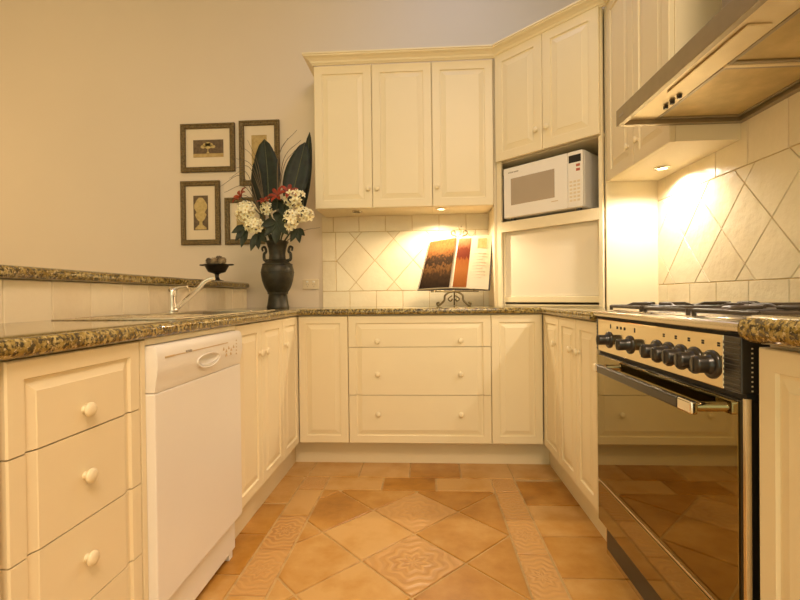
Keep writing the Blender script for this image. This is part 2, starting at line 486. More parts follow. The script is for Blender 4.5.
t = BM(); mr = frame_m((XW-.002, 0, 0), (0, -1, 0), (-1, 0, 0))
box(t, XW-.004, XW, .2, 2.39, ZT, 2.02, mi=1)
yl = lambda y: -y
js = [-(2.10+.19*1.5)]+[-(2.10-.185*i) for i in range(-1, 11)]
js = [j for j in js if -2.39 < j < -.2]; js = [-2.39]+sorted(js)+[-.2]
grid_run(t, mr, js, ZT-.004, 1.028)
js2 = [-2.39]+[-(2.285-.185*i) for i in range(0, 11)]+[-.2]
grid_run(t, mr, js2, 1.452, 1.635); grid_run(t, mr, js2, 1.635, 1.82); grid_run(t, mr, js2, 1.82, 2.0)
for P, full, ij in diamonds(-2.39, -.2, 1.028, 1.452, -1.748, 1.389, .1315, .150): add_tile(t, P, mr)
obj('splashback_tiles', t, [M['wall_tile'], M['grout_wall']], wr)

t = BM(); ml = frame_m((-1.267, 0, 0), (0, 1, 0), (1, 0, 0))
yy = [1.281+.178*i for i in range(-6, 11)]+[YW-.014]
grid_run(t, ml, yy, ZT-.004, 1.05)
obj('splashback_tiles', t, M['wall_tile'], wl)

# kickboards
struct('baseboard_back', box(BM(), -.789, .705, 2.66, 2.678, 0, .148, .001), M['kick'])
struct('baseboard_left', box(BM(), -.807, -.789, .3, 1.12, 0, .148, .001), M['kick'])
struct('baseboard_left_far', box(BM(), -.807, -.789, 1.68, 2.66, 0, .148, .001), M['kick'])
struct('baseboard_right', box(BM(), .705, .723, 1.765, 2.66, 0, .148, .001), M['kick'])
struct('baseboard_right_near', box(BM(), .705, .723, .3, .92, 0, .148, .001), M['kick'])

# ------------------------------------------------------------------ base cabinets
def carcass(parent, x0, x1, y0, y1, z0=.15, z1=ZB, **k):
    return obj('body', box(BM(), x0, x1, y0, y1, z0, z1, .001), M['cream_box'], parent)
G = .0016
# left: stack of four drawers
YD0, YD1 = .747, 1.1205
t = thing('drawer_cabinet', 'cream cabinet of single-knob drawers at lower left, beside the dishwasher', 'cabinet', (-1.0, .934, 0))
carcass(t, -1.265, XL-TH-.001, YD0-.008, 1.137)
zz = [.150, .332, .512, .703, .8765]
names = ['bottom', 'third', 'second', 'top']
FULL = (YD0+G, YD1-G, .150, .8765)
for i in range(4):
    a, b = zz[i]+(G if i else 0), zz[i+1]-(G if i < 3 else 0)
    d = obj('drawer', place(panel_bm(YD0+G, YD1-G, a, b, b=.036, full=FULL, slope=.016), ML), M['cream'], t, label='%s drawer of the left stack' % names[i])
    knob(d, ML, .929, (.252, .429, .607, .749)[i], TH)
# left: next cabinet, just inside the frame edge
t = thing('base_cabinet', 'sliver of cream base cabinet at the far left edge of the photo', 'cabinet', (-1.0, .5, 0))
carcass(t, -1.265, XL-TH-.001, .3, YD0-.01)
obj('door', place(panel_bm(.31, YD0-.012, .150, .8765), ML), M['cream'], t)
# dishwasher housing is part of the next cabinet
t = thing('base_cabinet', 'cream two-door base cabinet under the worktop just right of the dishwasher', 'cabinet', (-1.0, 1.98, 0))
carcass(t, -1.265, XL-TH-.001, 1.702, 2.272)
d = obj('door', place(panel_bm(1.704, 1.9755, .150, .8765), ML), M['cream'], t); knob(d, ML, 1.953, .741, TH)
d = obj('door', place(panel_bm(1.9785, 2.2735, .150, .8765), ML), M['cream'], t); knob(d, ML, 2.022, .741, TH)
t = thing('base_cabinet', 'narrow cream base cabinet in the left rear corner, single door with one knob', 'cabinet', (-1.0, 2.42, 0))
carcass(t, -1.265, XL-TH-.001, 2.274, 2.55)
d = obj('door', place(panel_bm(2.2765, 2.552, .150, .8765), ML), M['cream'], t); knob(d, ML, 2.315, .738, TH)
# filler round the dishwasher
bm = BM(); box(bm, XL-.02, XL, 1.124, 1.142, .0, .8765, .001); box(bm, XL-.02, XL, 1.1425, 1.701, .8625, .880, .001)
tag(obj('filler_panel', bm, M['cream'], loc=(XL, 1.13, 0)), 'thin cream filler strip framing the dishwasher on its left and top', 'panel')

# back run
t = thing('base_cabinet', 'plain cream base cabinet door left of the wide back drawers, no knob', 'cabinet', (-.59, 2.85, 0))
carcass(t, -.735, -.448, YB+TH+.001, YW-.005)
obj('door', place(panel_bm(-.7335, -.4485, .150, .8765), MB_), M['cream'], t)
t = thing('drawer_cabinet', 'wide cream cabinet of three two-knob drawers on the back wall', 'cabinet', (-.04, 2.85, 0))
carcass(t, -.446, .361, YB+TH+.001, YW-.005)
zz = [.150, .424, .697, .8765]
FULL = (-.4445, .3605, .150, .8765)
for i in range(3):
    a, b = zz[i]+(G if i else 0), zz[i+1]-(G if i < 2 else 0)
    d = obj('drawer', place(panel_bm(-.4445, .3605, a, b, full=FULL), MB_), M['cream'], t, label=('bottom', 'middle', 'top')[i]+' wide drawer')
    for u in (-.277, .191): knob(d, MB_, u, (.317, .544, .732)[i], TH, .95)
t = thing('base_cabinet', 'plain cream base cabinet door right of the wide back drawers, no knob', 'cabinet', (.5, 2.85, 0))
carcass(t, .363, .646, YB+TH+.001, YW-.005)
obj('door', place(panel_bm(.3635, .6455, .150, .8765), MB_), M['cream'], t)
# right run
t = thing('base_cabinet', 'narrow cream base cabinet in the right rear corner, single door with one knob', 'cabinet', (.9, 2.41, 0))
carcass(t, XR+TH+.001, XW-.005, 2.262, 2.552)
d = obj('door', place(panel_bm(-2.551, -2.2625, .150, .8765), MR), M['cream'], t); knob(d, MR, -2.318, .737, TH)
t = thing('base_cabinet', 'cream two-door base cabinet left of the oven, knobs side by side', 'cabinet', (.9, 2.0, 0))
carcass(t, XR+TH+.001, XW-.005, 1.766, 2.258)
d = obj('door', place(panel_bm(-2.2595, -2.006, .150, .8765), MR), M['cream'], t); knob(d, MR, -2.062, .737, TH)
d = obj('door', place(panel_bm(-2.003, -1.766, .150, .8765), MR), M['cream'], t); knob(d, MR, -1.964, .737, TH)
t = thing('base_cabinet', 'cream base cabinet right of the oven under the short granite worktop', 'cabinet', (.9, .6, 0))
carcass(t, XR+TH+.001, XW-.005, .3, .922)
obj('door', place(panel_bm(-.924, -.46, .150, .877), MR), M['cream'], t)

# ------------------------------------------------------------------ worktops
def slab(cells_x, cells_y, inside, z0, z1, r, seg=4, square=lambda p, q: False):
    bm = BM(); V = {}
    def gv(i, j):
        if (i, j) not in V: V[(i, j)] = bm.verts.new((cells_x[i], cells_y[j], z1))
        return V[(i, j)]
    fs = []
    for i in range(len(cells_x)-1):
        for j in range(len(cells_y)-1):
            cx = (cells_x[i]+cells_x[i+1])/2; cy = (cells_y[j]+cells_y[j+1])/2
            if inside(cx, cy): fs.append(bm.faces.new((gv(i, j), gv(i+1, j), gv(i+1, j+1), gv(i, j+1))))
    ret = bmesh.ops.extrude_face_region(bm, geom=fs)
    vs = [g for g in ret['geom'] if isinstance(g, bmesh.types.BMVert)]
    bmesh.ops.translate(bm, verts=vs, vec=(0, 0, z0-z1))
    bmesh.ops.recalc_face_normals(bm, faces=bm.faces[:])
    bmesh.ops.dissolve_limit(bm, angle_limit=.01, verts=bm.verts[:], edges=bm.edges[:], delimit=set()) if False else None
    es = [e for e in bm.edges if len(e.link_faces) == 2 and e.calc_face_angle(0) > 1 and abs(e.verts[0].co.z-e.verts[1].co.z) < 1e-5 and not square(e.verts[0].co, e.verts[1].co)]
    bmesh.ops.bevel(bm, geom=es, offset=r, segments=seg, profile=.5, affect='EDGES')
    return bm
SX0, SX1, SY0, SY1 = -1.13, -.83, 1.72, 2.22
def ins(x, y):
    if SX0 < x < SX1 and SY0 < y < SY1: return False
    return x < -.716 or y > 2.53 or (x > .625 and y > 1.768)
bm = slab([-1.2605, SX0, SX1, -.716, .625, XW-.01], [.3, SY0, 1.768, SY1, 2.53, YW-.0095], ins, ZB, ZT, .0145, 5, lambda p, q: max(p.x, q.x) < -1.25 or min(p.y, q.y) > 3.12 or min(p.x, q.x) > 1.17)
tag(obj('worktop', bm, M['granite'], smooth=50, loc=(0, 2.8, ZB)), 'long U-shaped speckled granite worktop running along the left, back and right cabinets', 'worktop')
bm = slab([.610, XW-.01], [.3, .925], lambda x, y: True, .886, .941, .025, 6)
tag(obj('worktop', bm, M['granite'], smooth=50, loc=(.9, .6, .886)), 'short speckled granite worktop end to the right of the oven', 'worktop')
bm = slab([-1.56, -1.232], [.2, 3.098], lambda x, y: True, 1.051, 1.091, .016)
tag(obj('bar_top', bm, M['granite'], smooth=50, loc=(-1.4, 1.6, 1.051)), 'raised granite bar ledge on the low tiled wall at left', 'worktop')

# ------------------------------------------------------------------ sink and faucet
t = thing('sink', 'stainless steel sink with drainer set in the left granite worktop', 'sink', (-1.0, 1.9, ZT))
RX0, RX1_, RY0, RY1 = -1.215, -.80, 1.40, 2.36
bm = slab([RX0, SX0+.012, SX1-.012, RX1_], [RY0, SY0+.012, SY1-.012, RY1], lambda x, y: not (SX0 < x < SX1 and SY0 < y < SY1), ZT, ZT+.005, .0018, 2)
obj('rim', bm, M['steel'], t, 40)
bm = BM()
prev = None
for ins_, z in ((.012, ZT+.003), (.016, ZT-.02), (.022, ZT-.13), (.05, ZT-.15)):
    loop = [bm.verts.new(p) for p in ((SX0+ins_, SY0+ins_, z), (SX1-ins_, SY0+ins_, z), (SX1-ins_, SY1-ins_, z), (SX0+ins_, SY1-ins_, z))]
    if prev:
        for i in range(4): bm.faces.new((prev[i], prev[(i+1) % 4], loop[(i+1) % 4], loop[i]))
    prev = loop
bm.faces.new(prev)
obj('bowl', bm, M['shaded_steel'], t)
bm = BM()
for i in range(7): tube(bm, [(RX0+.06+i*.048, RY0+.03, ZT+.006), (RX0+.06+i*.048, SY0-.02, ZT+.006)], .003, 8)
obj('drainer_ribs', bm, M['steel'], t, 60)
obj('drain', lathe(BM(), [(0, 0), (.03, 0), (.032, .003), (.02, .004), (0, .002)], 20, Matrix.Translation(((SX0+SX1)/2, 1.97, ZT-.15)), cap=False), M['chrome'], t, 50)
t = thing('faucet', 'chrome mixer tap with a long upward-slanting spout behind the sink', 'tap', (-1.165, 2.02, ZT+.005))
fx, fy, fz = -1.165, 2.02, ZT+.005
obj('body', lathe(BM(), [(0, 0), (.030, 0), (.030, .006), (.019, .010), (.0175, .07), (.0185, .074), (.0185, .094), (.016, .106), (.010, .112), (0, .113)], 24, Matrix.Translation((fx, fy, fz)), cap=False), M['chrome'], t, 50)
bm = tube(BM(), smooth_path([(fx+.005, fy, fz+.103), (fx+.03, fy, fz+.113), (fx+.075, fy-.004, fz+.117)]), [.008, .005], 10)
obj('lever', bm, M['chrome'], t, 60)
sp = smooth_path([(fx+.012, fy, fz+.018), (fx+.035, fy, fz+.032), (fx+.12, fy+.0, fz+.105), (fx+.150, fy, fz+.136), (fx+.180, fy, fz+.152), (fx+.199, fy, fz+.154)], 6)
obj('spout', tube(BM(), sp, [.0115, .009], 14), M['chrome'], t, 60)

# ------------------------------------------------------------------ dishwasher
DY0, DY1, DX = 1.1435, 1.690, -.709
t = thing('dishwasher', 'white dishwasher with moulded control panel between the left drawers and cupboards', 'dishwasher', (-1.0, 1.4, 0))
obj('body', box(BM(), -1.25, DX-.03, DY0+.003, DY1-.003, .03, .855, .004), M['white_appliance'], t)
obj('door', box(BM(), DX-.032, DX-.002, DY0, DY1, .160, .7345, .004, 3), M['white_appliance'], t)
# control panel: side profile swept along Y
prof = [(DX-.032, .7362), (DX-.003, .7362), (DX-.002, .739), (DX-.001, .75), (DX+.002, .768), (DX+.005, .784), (DX+.006, .80), (DX+.006, .835), (DX+.003, .852), (DX-.004, .8605), (DX-.032, .8605)]
bm = prism(BM(), [(x, z) for x, z in prof], -DY1, -DY0, Matrix(((1, 0, 0, 0), (0, 0, -1, 0), (0, 1, 0, 0), (0, 0, 0, 1))), .003, 2)
cp = obj('control_panel', bm, M['white_plastic'], t, 35)
mD = frame_m((DX+.006, 0, 0), (0, 1, 0), (1, 0, 0))
bm = BM(); box(bm, 1.19, 1.565, .8255, .8285, -.001, .0009, mtx=mD); obj('groove', bm, M['amber'], cp)
bm = BM(); box(bm, 1.178, 1.225, .8245, .8295, -.001, .0014, .0005, 1, mtx=mD); obj('handle_light', bm, M['amber'], cp, label='amber indicator strip')
# handle scoop: an oval hollow cut into the panel with a raised lip
def ellipsoid(bm, c, r, mtx, nu=28, nv=14):
    lathe(bm, [(math.sin(PI*k/nv), -math.cos(PI*k/nv)) for k in range(nv+1)], nu, mtx @ Matrix.Translation(c) @ Matrix.Diagonal((r[0], r[1], r[2], 1)), cap=False)
    bmesh.ops.recalc_face_normals(bm, faces=bm.faces[:])
    return bm
tool_me = bpy.data.meshes.new('scoop'); bm = ellipsoid(BM(), (1.425, .792, .006), (.070, .021, .024), mD)
bmesh.ops.translate(bm, verts=bm.verts[:], vec=-ORG[cp.name]); bm.to_mesh(tool_me); bm.free()
tool = bpy.data.objects.new('scoop', tool_me); COL.objects.link(tool); tool.location = ORG[cp.name]
md = cp.modifiers.new('cut', 'BOOLEAN'); md.object = tool; md.operation = 'DIFFERENCE'; md.solver = 'EXACT'
bpy.context.view_layer.update()
me2 = bpy.data.meshes.new_from_object(cp.evaluated_get(bpy.context.evaluated_depsgraph_get()))
cp.modifiers.clear(); cp.data = me2; bpy.data.objects.remove(tool)
lip = [mD @ Vector((1.425+.074*math.cos(2*PI*k/36), .790+(.018 if math.sin(2*PI*k/36) > 0 else .026)*math.sin(2*PI*k/36), .0006)) for k in range(37)]
obj('handle', tube(BM(), lip, .0028, 8), M['white_plastic'], cp, 60, label='raised lip of the oval handle scoop')
bm = BM()
for i, (y, z) in enumerate([(1.532, .808), (1.552, .800), (1.572, .808), (1.592, .800), (1.612, .808), (1.552, .786), (1.588, .786)]):
    prism(bm, [(y-.007, z-.005), (y+.007, z-.005), (y, z+.006)], -.001, .001, mD)
for z in (.828, .816, .804, .792, .780): box(bm, 1.634, 1.640, z-.002, z+.002, -.001, .001, mtx=mD)
obj('buttons', bm, M['amber'], cp)
bm = BM()
for y, w in ((1.195, .006), (1.206, .004), (1.214, .006)): box(bm, y, y+w, .839, .845, -.004, .0006, mtx=frame_m((DX+.0085, 0, 0), (0, 1, 0), (1, 0, -.06)))
obj('maker_mark', bm, M['grey_mark'], cp)
obj('plinth', box(BM(), -.768, -.752, DY0+.01, DY1-.01, .035, .158, .001), M['white_plastic'], t)
for y in (DY0+.03, DY1-.03):
    obj('foot', box(BM(), -.775, -.745, y-.014, y+.014, 0, .036, .002), M['white_plastic'], t)

# ------------------------------------------------------------------ wall cabinets, back
UB, UT = 1.543, 2.438
UF = 2.83
MU = frame_m((0, UF+TH, 0), (1, 0, 0), (0, -1, 0))
t = thing('wall_cabinet', 'cream two-door wall cabinet on the left above the flower vase side', 'cabinet', (-.32, 3.0, UB))
obj('body', box(BM(), -.693, .0475, UF+TH+.001, YW-.002, UB, UT, .001), M['cream_box'], t)
d = obj('door', place(panel_bm(-.6915, -.3285, UB, UT, b=.050, slope=.024), MU), M['cream'], t); knob(d, MU, -.354, 1.660, TH, .95)
d = obj('door', place(panel_bm(-.3255, .0465, UB, UT, b=.050, slope=.024), MU), M['cream'], t); knob(d, MU, -.299, 1.660, TH, .95)
t = thing('wall_cabinet', 'cream single-door wall cabinet between the two-door one and the microwave unit', 'cabinet', (.24, 3.0, UB))
obj('body', box(BM(), .0485, .428, UF+TH+.001, YW-.002, UB, UT, .001), M['cream_box'], t)
d = obj('door', place(panel_bm(.0495, .4255, UB, UT, b=.050, slope=.024), MU), M['cream'], t); knob(d, MU, .076, 1.661, TH, .95)

# ------------------------------------------------------------------ diagonal corner unit with microwave niche
A, Bp = Vector((.445, 2.835)), Vector((.907, 2.373))
Lg = (Bp-A).length
MD = frame_m((A.x, A.y, 0), (1, -1, 0), (-1, -1, 0))     # u along face from left, v = up, w outwards
t = thing('corner_cabinet', 'tall diagonal cream corner unit with microwave niche and roller shutter', 'cabinet', (.85, 2.8, ZT))
def W2(u, w): p = MD @ Vector((u, 0, w)); return (p.x, p.y)
# side panels (back-wall side, right-wall side) and shelves
bm = BM()
box(bm, .430, .448, 2.853, YW-.002, ZT, UT+.012, .001)
obj('side_panel', bm, M['cream_box'], t, label='side panel facing the back splashback')
bm = BM(); box(bm, .926, XW-.006, 2.374, 2.392, ZT, UT+.012, .001)
obj('side_panel', bm, M['cream_box'], t, label='brightly lit side panel facing the hob')
def shelf(z0, z1, w0=-.018):
    a = W2(.0, w0); b = W2(Lg, w0)
    pts = [a, b, (.928, 2.394), (XW-.008, 2.394), (XW-.008, YW-.004), (.45, YW-.004), (.45, 2.856)]
    return prism(BM(), pts[::-1], z0, z1)
for z0, z1 in ((1.413, 1.427), (1.796, 1.812), (2.43, 2.445)):
    obj('shelf', shelf(z0, z1), M['cream_box'], t)
obj('back_panel', prism(BM(), [W2(-.0, -.42), W2(Lg, -.42), W2(Lg, -.435), W2(0, -.435)], 1.428, 1.795), M['cream_box'], t)
# stiles and rails of the front
bm = BM()
box(bm, 0, .030, ZT+.0005, UT+.01, -.018, 0, .001, mtx=MD); box(bm, Lg-.020, Lg, ZT+.0005, UT+.01, -.018, 0, .001, mtx=MD)
box(bm, .0305, Lg-.0205, 1.368, 1.430, -.018, 0, .001, mtx=MD)
obj('face_frame', bm, M['cream'], t)
for u0, u1, ku in ((.006, Lg/2-.0015, Lg/2-.036), (Lg/2+.0015, Lg-.006, Lg/2+.03)):
    d = obj('door', place(panel_bm(u0, u1, 1.800, 2.448, th=.02, b=.05, slope=.028), MD @ Matrix.Translation((0, 0, .001))), M['cream'], t)
    knob(d, MD, ku, 1.917, .021, .95)
bm = BM(); u0, u1 = .032, Lg-.022
box(bm, u0, u1, .975, 1.411, -.036, -.030, .001, mtx=MD)
sh = obj('roller_shutter', bm, M['shutter'], t, label='smooth white roller shutter')
bm = BM(); box(bm, u0, u1, .940, .974, -.040, -.020, .003, mtx=MD); box(bm, u0, u1, .9185, .928, -.036, -.024, .001, mtx=MD)
obj('bottom_rail', bm, M['cream'], sh)
for ua in (u0, u1-.008): obj('guide', box(BM(), ua, ua+.008, .9185, 1.411, -.03, -.018, .001, mtx=MD), M['cream'], sh)

# microwave
t = thing('microwave', 'white microwave oven with dark display sitting in the corner niche', 'microwave', (.78, 2.72, 1.428))
m0, m1, z0, z1 = .052, .552, 1.448, 1.752
obj('body', box(BM(), m0, m1, z0, z1, -.36, -.012, .006, 3, mtx=MD), M['white_appliance'], t)
dr = obj('door', box(BM(), m0+.001, .4655, z0+.002, z1-.002, -.014, .004, .004, 3, mtx=MD), M['white_appliance'], t)
obj('window', box(BM(), .105, .390, z0+.075, z1-.070, .002, .0052, .001, 1, mtx=MD), M['mw_window'], dr)
bm = BM()
for i, (a, w) in enumerate(((.088, .007), (.097, .007), (.106, .007), (.115, .007), (.126, .006), (.134, .007), (.143, .006), (.151, .007))): box(bm, a, a+w, z1-.036, z1-.0285, .003, .0046, mtx=MD)
obj('maker_mark', bm, M['grey_mark'], dr)
obj('marking', box(BM(), .37, .41, z0+.052, z0+.056, .003, .0046, mtx=MD), M['amber'], dr)
cpn = obj('control_panel', box(BM(), .4675, m1-.001, z0+.002, z1-.002, -.014, .004, .004, 3, mtx=MD), M['white_plastic'], t)
obj('display', box(BM(), .474, .542, z1-.062, z1-.022, .003, .0055, .001, 1, mtx=MD), M['display'], cpn)
bm = BM()
for r_ in range(2): box(bm, .515, .537, z1-.086-.024*r_, z1-.072-.024*r_, .003, .0058, .001, 1, mtx=MD)
obj('button', bm, M['red_mark'], cpn, label='pair of reddish buttons')
bm = BM()
for r_ in range(6):
    for c_ in range(3):
        box(bm, .478+.0215*c_, .494+.0215*c_, z0+.035+.020*r_, z0+.046+.020*r_, .003, .0052, .001, 1, mtx=MD)
obj('keypad', bm, M['outlet'], cpn)
for u in (.09, .51):
    for w in (-.04, -.30):
        obj('foot', lathe(BM(), [(.014, 0), (.016, .021)], 14, MD @ Matrix.Translation((u, 1.4275, w)) @ Matrix.Rotation(-PI/2, 4, 'X')), M['black'], t)

# ------------------------------------------------------------------ right wall cabinet
RB = 1.556; RXF = .925
MRU = frame_m((RXF+TH, 0, 0), (0, -1, 0), (-1, 0, 0))
t = thing('wall_cabinet', 'cream two-door wall cabinet on the right wall beside the range hood', 'cabinet', (1.05, 2.07, RB))
obj('body', box(BM(), RXF+TH+.001, XW-.006, 1.766, 2.371, RB, UT+.012, .001), M['cream_box'], t)
d = obj('door', place(panel_bm(-2.366, -2.0695, RB, UT+.01, b=.050, slope=.024), MRU), M['cream'], t); knob(d, MRU, -2.117, 1.652, TH, .95)
d = obj('door', place(panel_bm(-2.0665, -1.770, RB, UT+.01, b=.050, slope=.024), MRU), M['cream'], t); knob(d, MRU, -2.027, 1.652, TH, .95)

# crown moulding swept along the cabinet fronts
def crown():
    prof = [(-.002, 0), (.006, 0), (.010, .006), (.016, .010), (.020, .020), (.034, .032), (.046, .038), (.050, .040), (.052, .047), (.058, .049), (.058, .058), (-.002, .058)]
    path = [(-.693, YW-.003), (-.693, UF), (.4365, UF), (.925, 2.352), (.925, 1.766)]
    bm = BM(); rings = []
    P = [Vector(p) for p in path]
    for i, p in enumerate(P):
        d0 = (P[i]-P[i-1]).normalized() if i else (P[1]-P[0]).normalized()
        d1 = (P[i+1]-P[i]).normalized() if i < len(P)-1 else d0
        n0 = Vector((d0.y, -d0.x)); n1 = Vector((d1.y, -d1.x))
        m = (n0+n1)/(1+n0.dot(n1))
        rings.append([bm.verts.new((p.x+m.x*o, p.y+m.y*o, UT+.012*min(1, i/2)*0+.004+h)) for o, h in prof])
    for A_, B_ in zip(rings, rings[1:]):
        for k in range(len(prof)): bm.faces.new((A_[k], A_[(k+1) % len(prof)], B_[(k+1) % len(prof)], B_[k]))
    bm.faces.new(rings[0]); bm.faces.new(rings[-1][::-1])
    return bm
tr = crown()
# outward side check: path runs back-wall -> right wall, so outward is to the right of travel mirrored
struct('trim_1', tr, M['cream'])

# ------------------------------------------------------------------ downlights
def downlight(x, y, z, label, lit):
    t = thing('downlight', label, 'light', (x, y, z))
    obj('trim_ring', lathe(BM(), [(.022, -.0005), (.034, -.0005), (.034, -.004), (.028, -.009), (.022, -.009)], 24, Matrix.Translation((x, y, z)), cap=False), M['steel'], t, 40)
    obj('lens', lathe(BM(), [(0, -.005), (.0225, -.005), (.0225, -.001), (0, -.001)], 24, Matrix.Translation((x, y, z)), cap=False), M['lamp'] if lit else M['lamp_off'], t)
downlight(.102, 2.90, UB, 'small round lit downlight under the wall cabinet above the cookbook', True)
downlight(-.442, 2.93, UB, 'small round unlit downlight under the wall cabinet nearer the vase', False)
downlight(1.075, 2.12, RB, 'small round lit downlight under the right wall cabinet beside the hob', True)

# ------------------------------------------------------------------ range hood
HX, HY0, HY1, HZ = .726, .86, 1.763, 1.619
t = thing('range_hood', 'stainless steel range hood over the hob at upper right', 'range hood', (.95, 1.3, HZ))
bm = BM()
box(bm, HX, HX+.020, HY0, HY1, HZ-.004, HZ+.056, .002)
box(bm, HX+.02, XW-.008, HY1-.022, HY1, HZ-.004, HZ+.05, .001); box(bm, HX+.02, XW-.008, HY0, HY0+.022, HZ-.004, HZ+.05, .001)
box(bm, XW-.03, XW-.008, HY0+.022, HY1-.022, HZ-.004, HZ+.05, .001)
obj('canopy_lip', bm, M['hood_steel'], t)
bm = BM()
a = [(HX+.004, HY0+.002, HZ+.056), (XW-.008, HY0+.002, HZ+.056), (XW-.008, HY1-.002, HZ+.056), (HX+.004, HY1-.002, HZ+.056)]
b = [(.96, 1.10, HZ+.21), (XW-.008, 1.10, HZ+.21), (XW-.008, 1.52, HZ+.21), (.96, 1.52, HZ+.21)]
va = [bm.verts.new(p) for p in a]; vb = [bm.verts.new(p) for p in b]
for i in range(4): bm.faces.new((va[i], va[(i+1) % 4], vb[(i+1) % 4], vb[i]))
bm.faces.new(va[::-1]); bm.faces.new(vb)
obj('canopy', bm, M['hood_steel'], t)
obj('chimney', box(BM(), .96, XW-.008, 1.10, 1.52, HZ+.211, 3.0, .002), M['hood_steel'], t)
obj('light_strip_panel', box(BM(), HX+.021, .8575, HY0+.023, HY1-.023, HZ+.012, HZ+.05, .001), M['hood_inner'], t)
obj('lamp_lens', box(BM(), .778, .838, 1.14, 1.50, HZ+.006, HZ+.0118, .002), M['hood_inner'], t, label='narrow lamp cover')
for y0, y1 in ((HY0+.024, 1.338), (1.356, HY1-.024)):
    f = obj('grease_filter', box(BM(), .862, XW-.036, y0+.012, y1-.012, HZ+.016, HZ+.03, .002), M['filter'], t)
    bm = BM()
    for xa, xb, ya, yb in ((.858, .870, y0, y1), (XW-.044, XW-.032, y0, y1), (.870, XW-.044, y0, y0+.012), (.870, XW-.044, y1-.012, y1)): box(bm, xa, xb, ya, yb, HZ+.010, HZ+.028, .002)
    obj('filter_frame', bm, M['hood_steel'], f)
obj('divider', box(BM(), .858, XW-.032, 1.339, 1.355, HZ+.008, HZ+.04, .002), M['hood_inner'], t)
for y in (1.612, 1.572, 1.529):
    bt = obj('switch', box(BM(), .825, .837, y-.006, y+.006, HZ-.001, HZ+.0118, .001), M['black'], t, label='black push switch')
bm = BM(); box(bm, HX-.0012, HX+.001, 1.70, 1.735, HZ+.020, HZ+.030, .0005, 1)
obj('badge', bm, M['grey_mark'], t)

# ------------------------------------------------------------------ range cooker
OY0, OY1, OX = .945, 1.716, .632
t = thing('oven_range', 'freestanding stainless steel gas range with mirrored oven door on the right', 'oven', (.9, 1.33, 0))
obj('body', box(BM(), OX+.042, XW-.02, OY0+.003, OY1+.03, .02, .880, .002), M['black'], t)
# hob plate
bm = slab([OX, XW-.02], [OY0-.004, OY1+.034], lambda x, y: True, .901, .923, .007, 3)
hp = obj('hob_top', bm, M['steel'], t, 50)
bm = BM(); box(bm, OX+.05, XW-.07, OY0+.04, OY1-.02, .9231, .9265, .002)
obj('spill_tray', bm, M['steel'], hp)
obj('rear_upstand', box(BM(), XW-.045, XW-.022, OY0, OY1+.03, .9235, .945, .003), M['steel'], t)
bm = box(BM(), OX+.012, XW-.03, OY0+.002, OY1+.03, .8945, .9008); obj('shadow_gap', bm, M['black_gap'], t)
# control panel and vents
PY0, PY1 = 1.000, 1.700
pn = obj('control_panel', box(BM(), OX-.002, OX+.040, PY0, PY1, .779, .894, .002), M['panel_steel'], t)
def vent(y0, y1, lab):
    v = obj('vent_end', box(BM(), OX-.0015, OX+.041, y0, y1, .779, .894, .002), M['black'], t, label=lab)
    bm = BM()
    for i in range(9): box(bm, OX-.003, OX+.004, y0+.002, y1-.002, .784+.0115*i, .790+.0115*i, .001, 1)
    obj('louvre', bm, M['black'], v)
    return v
v = vent(OY0, PY0-.001, 'wide black louvred end cap'); vent(PY1+.001, OY1, 'narrow black louvred end cap')
bm = BM()
for i in range(10): box(bm, OX+.018, OX+.021, OY0-.0012, OY0+.001, .784+.0095*i, .787+.0095*i)
obj('vent_dots', bm, M['outlet'], v)
MP = frame_m((OX-.002, 0, 0), (0, -1, 0), (-1, 0, 0))
KY = [(1.600, .815), (1.440, .818), (1.277, .824), (1.217, .825), (1.160, .826), (1.103, .826), (1.038, .826)]
bases = []
for i, (y, z) in enumerate(KY):
    z = .826; s = 1.05 if i > 1 else .95
    mk = MP @ Matrix.Translation((-y, z, 0))
    k = obj('control_knob', lathe(BM(), [(0, .004), (.021*s, .004), (.0215*s, .008), (.019*s, .012), (.0182*s, .018), (.0185*s, .034), (.0175*s, .038), (.0145*s, .040), (0, .0402)], 32, mk, cap=False), M['black'], t, 60)
    obj('dial_ring', lathe(BM(), [(0, -.001), (.030*s, -.001), (.0305*s, .002), (.029*s, .005), (.024*s, .0065), (0, .0065)], 32, mk, cap=False), M['black'], k, 60)
    bm = box(BM(), -.0022, .0022, -.016*s, .016*s, .0395, .0425, .001, 1, mtx=mk); obj('pointer', bm, M['black'], k)
for y in (1.587, 1.408): obj('dial_symbol', box(BM(), -y-.003, -y+.003, .866, .880, -.001, .0008, mtx=MP), M['black_gap'], pn)
for y in (1.532, 1.505, 1.478): obj('push_button', box(BM(), -y-.004, -y+.004, .868, .877, -.001, .0015, mtx=MP), M['black_gap'], pn)
for y in (1.24, 1.182, 1.125, 1.07, 1.014):
    bm = BM()
    for a_ in (-.0042, .0005):
        for c_ in (0, .005): box(bm, -y+a_, -y+a_+.0037, .868+c_, .8722+c_, -.001, .0008, mtx=MP)
    obj('dial_symbol', bm, M['black_gap'], pn)
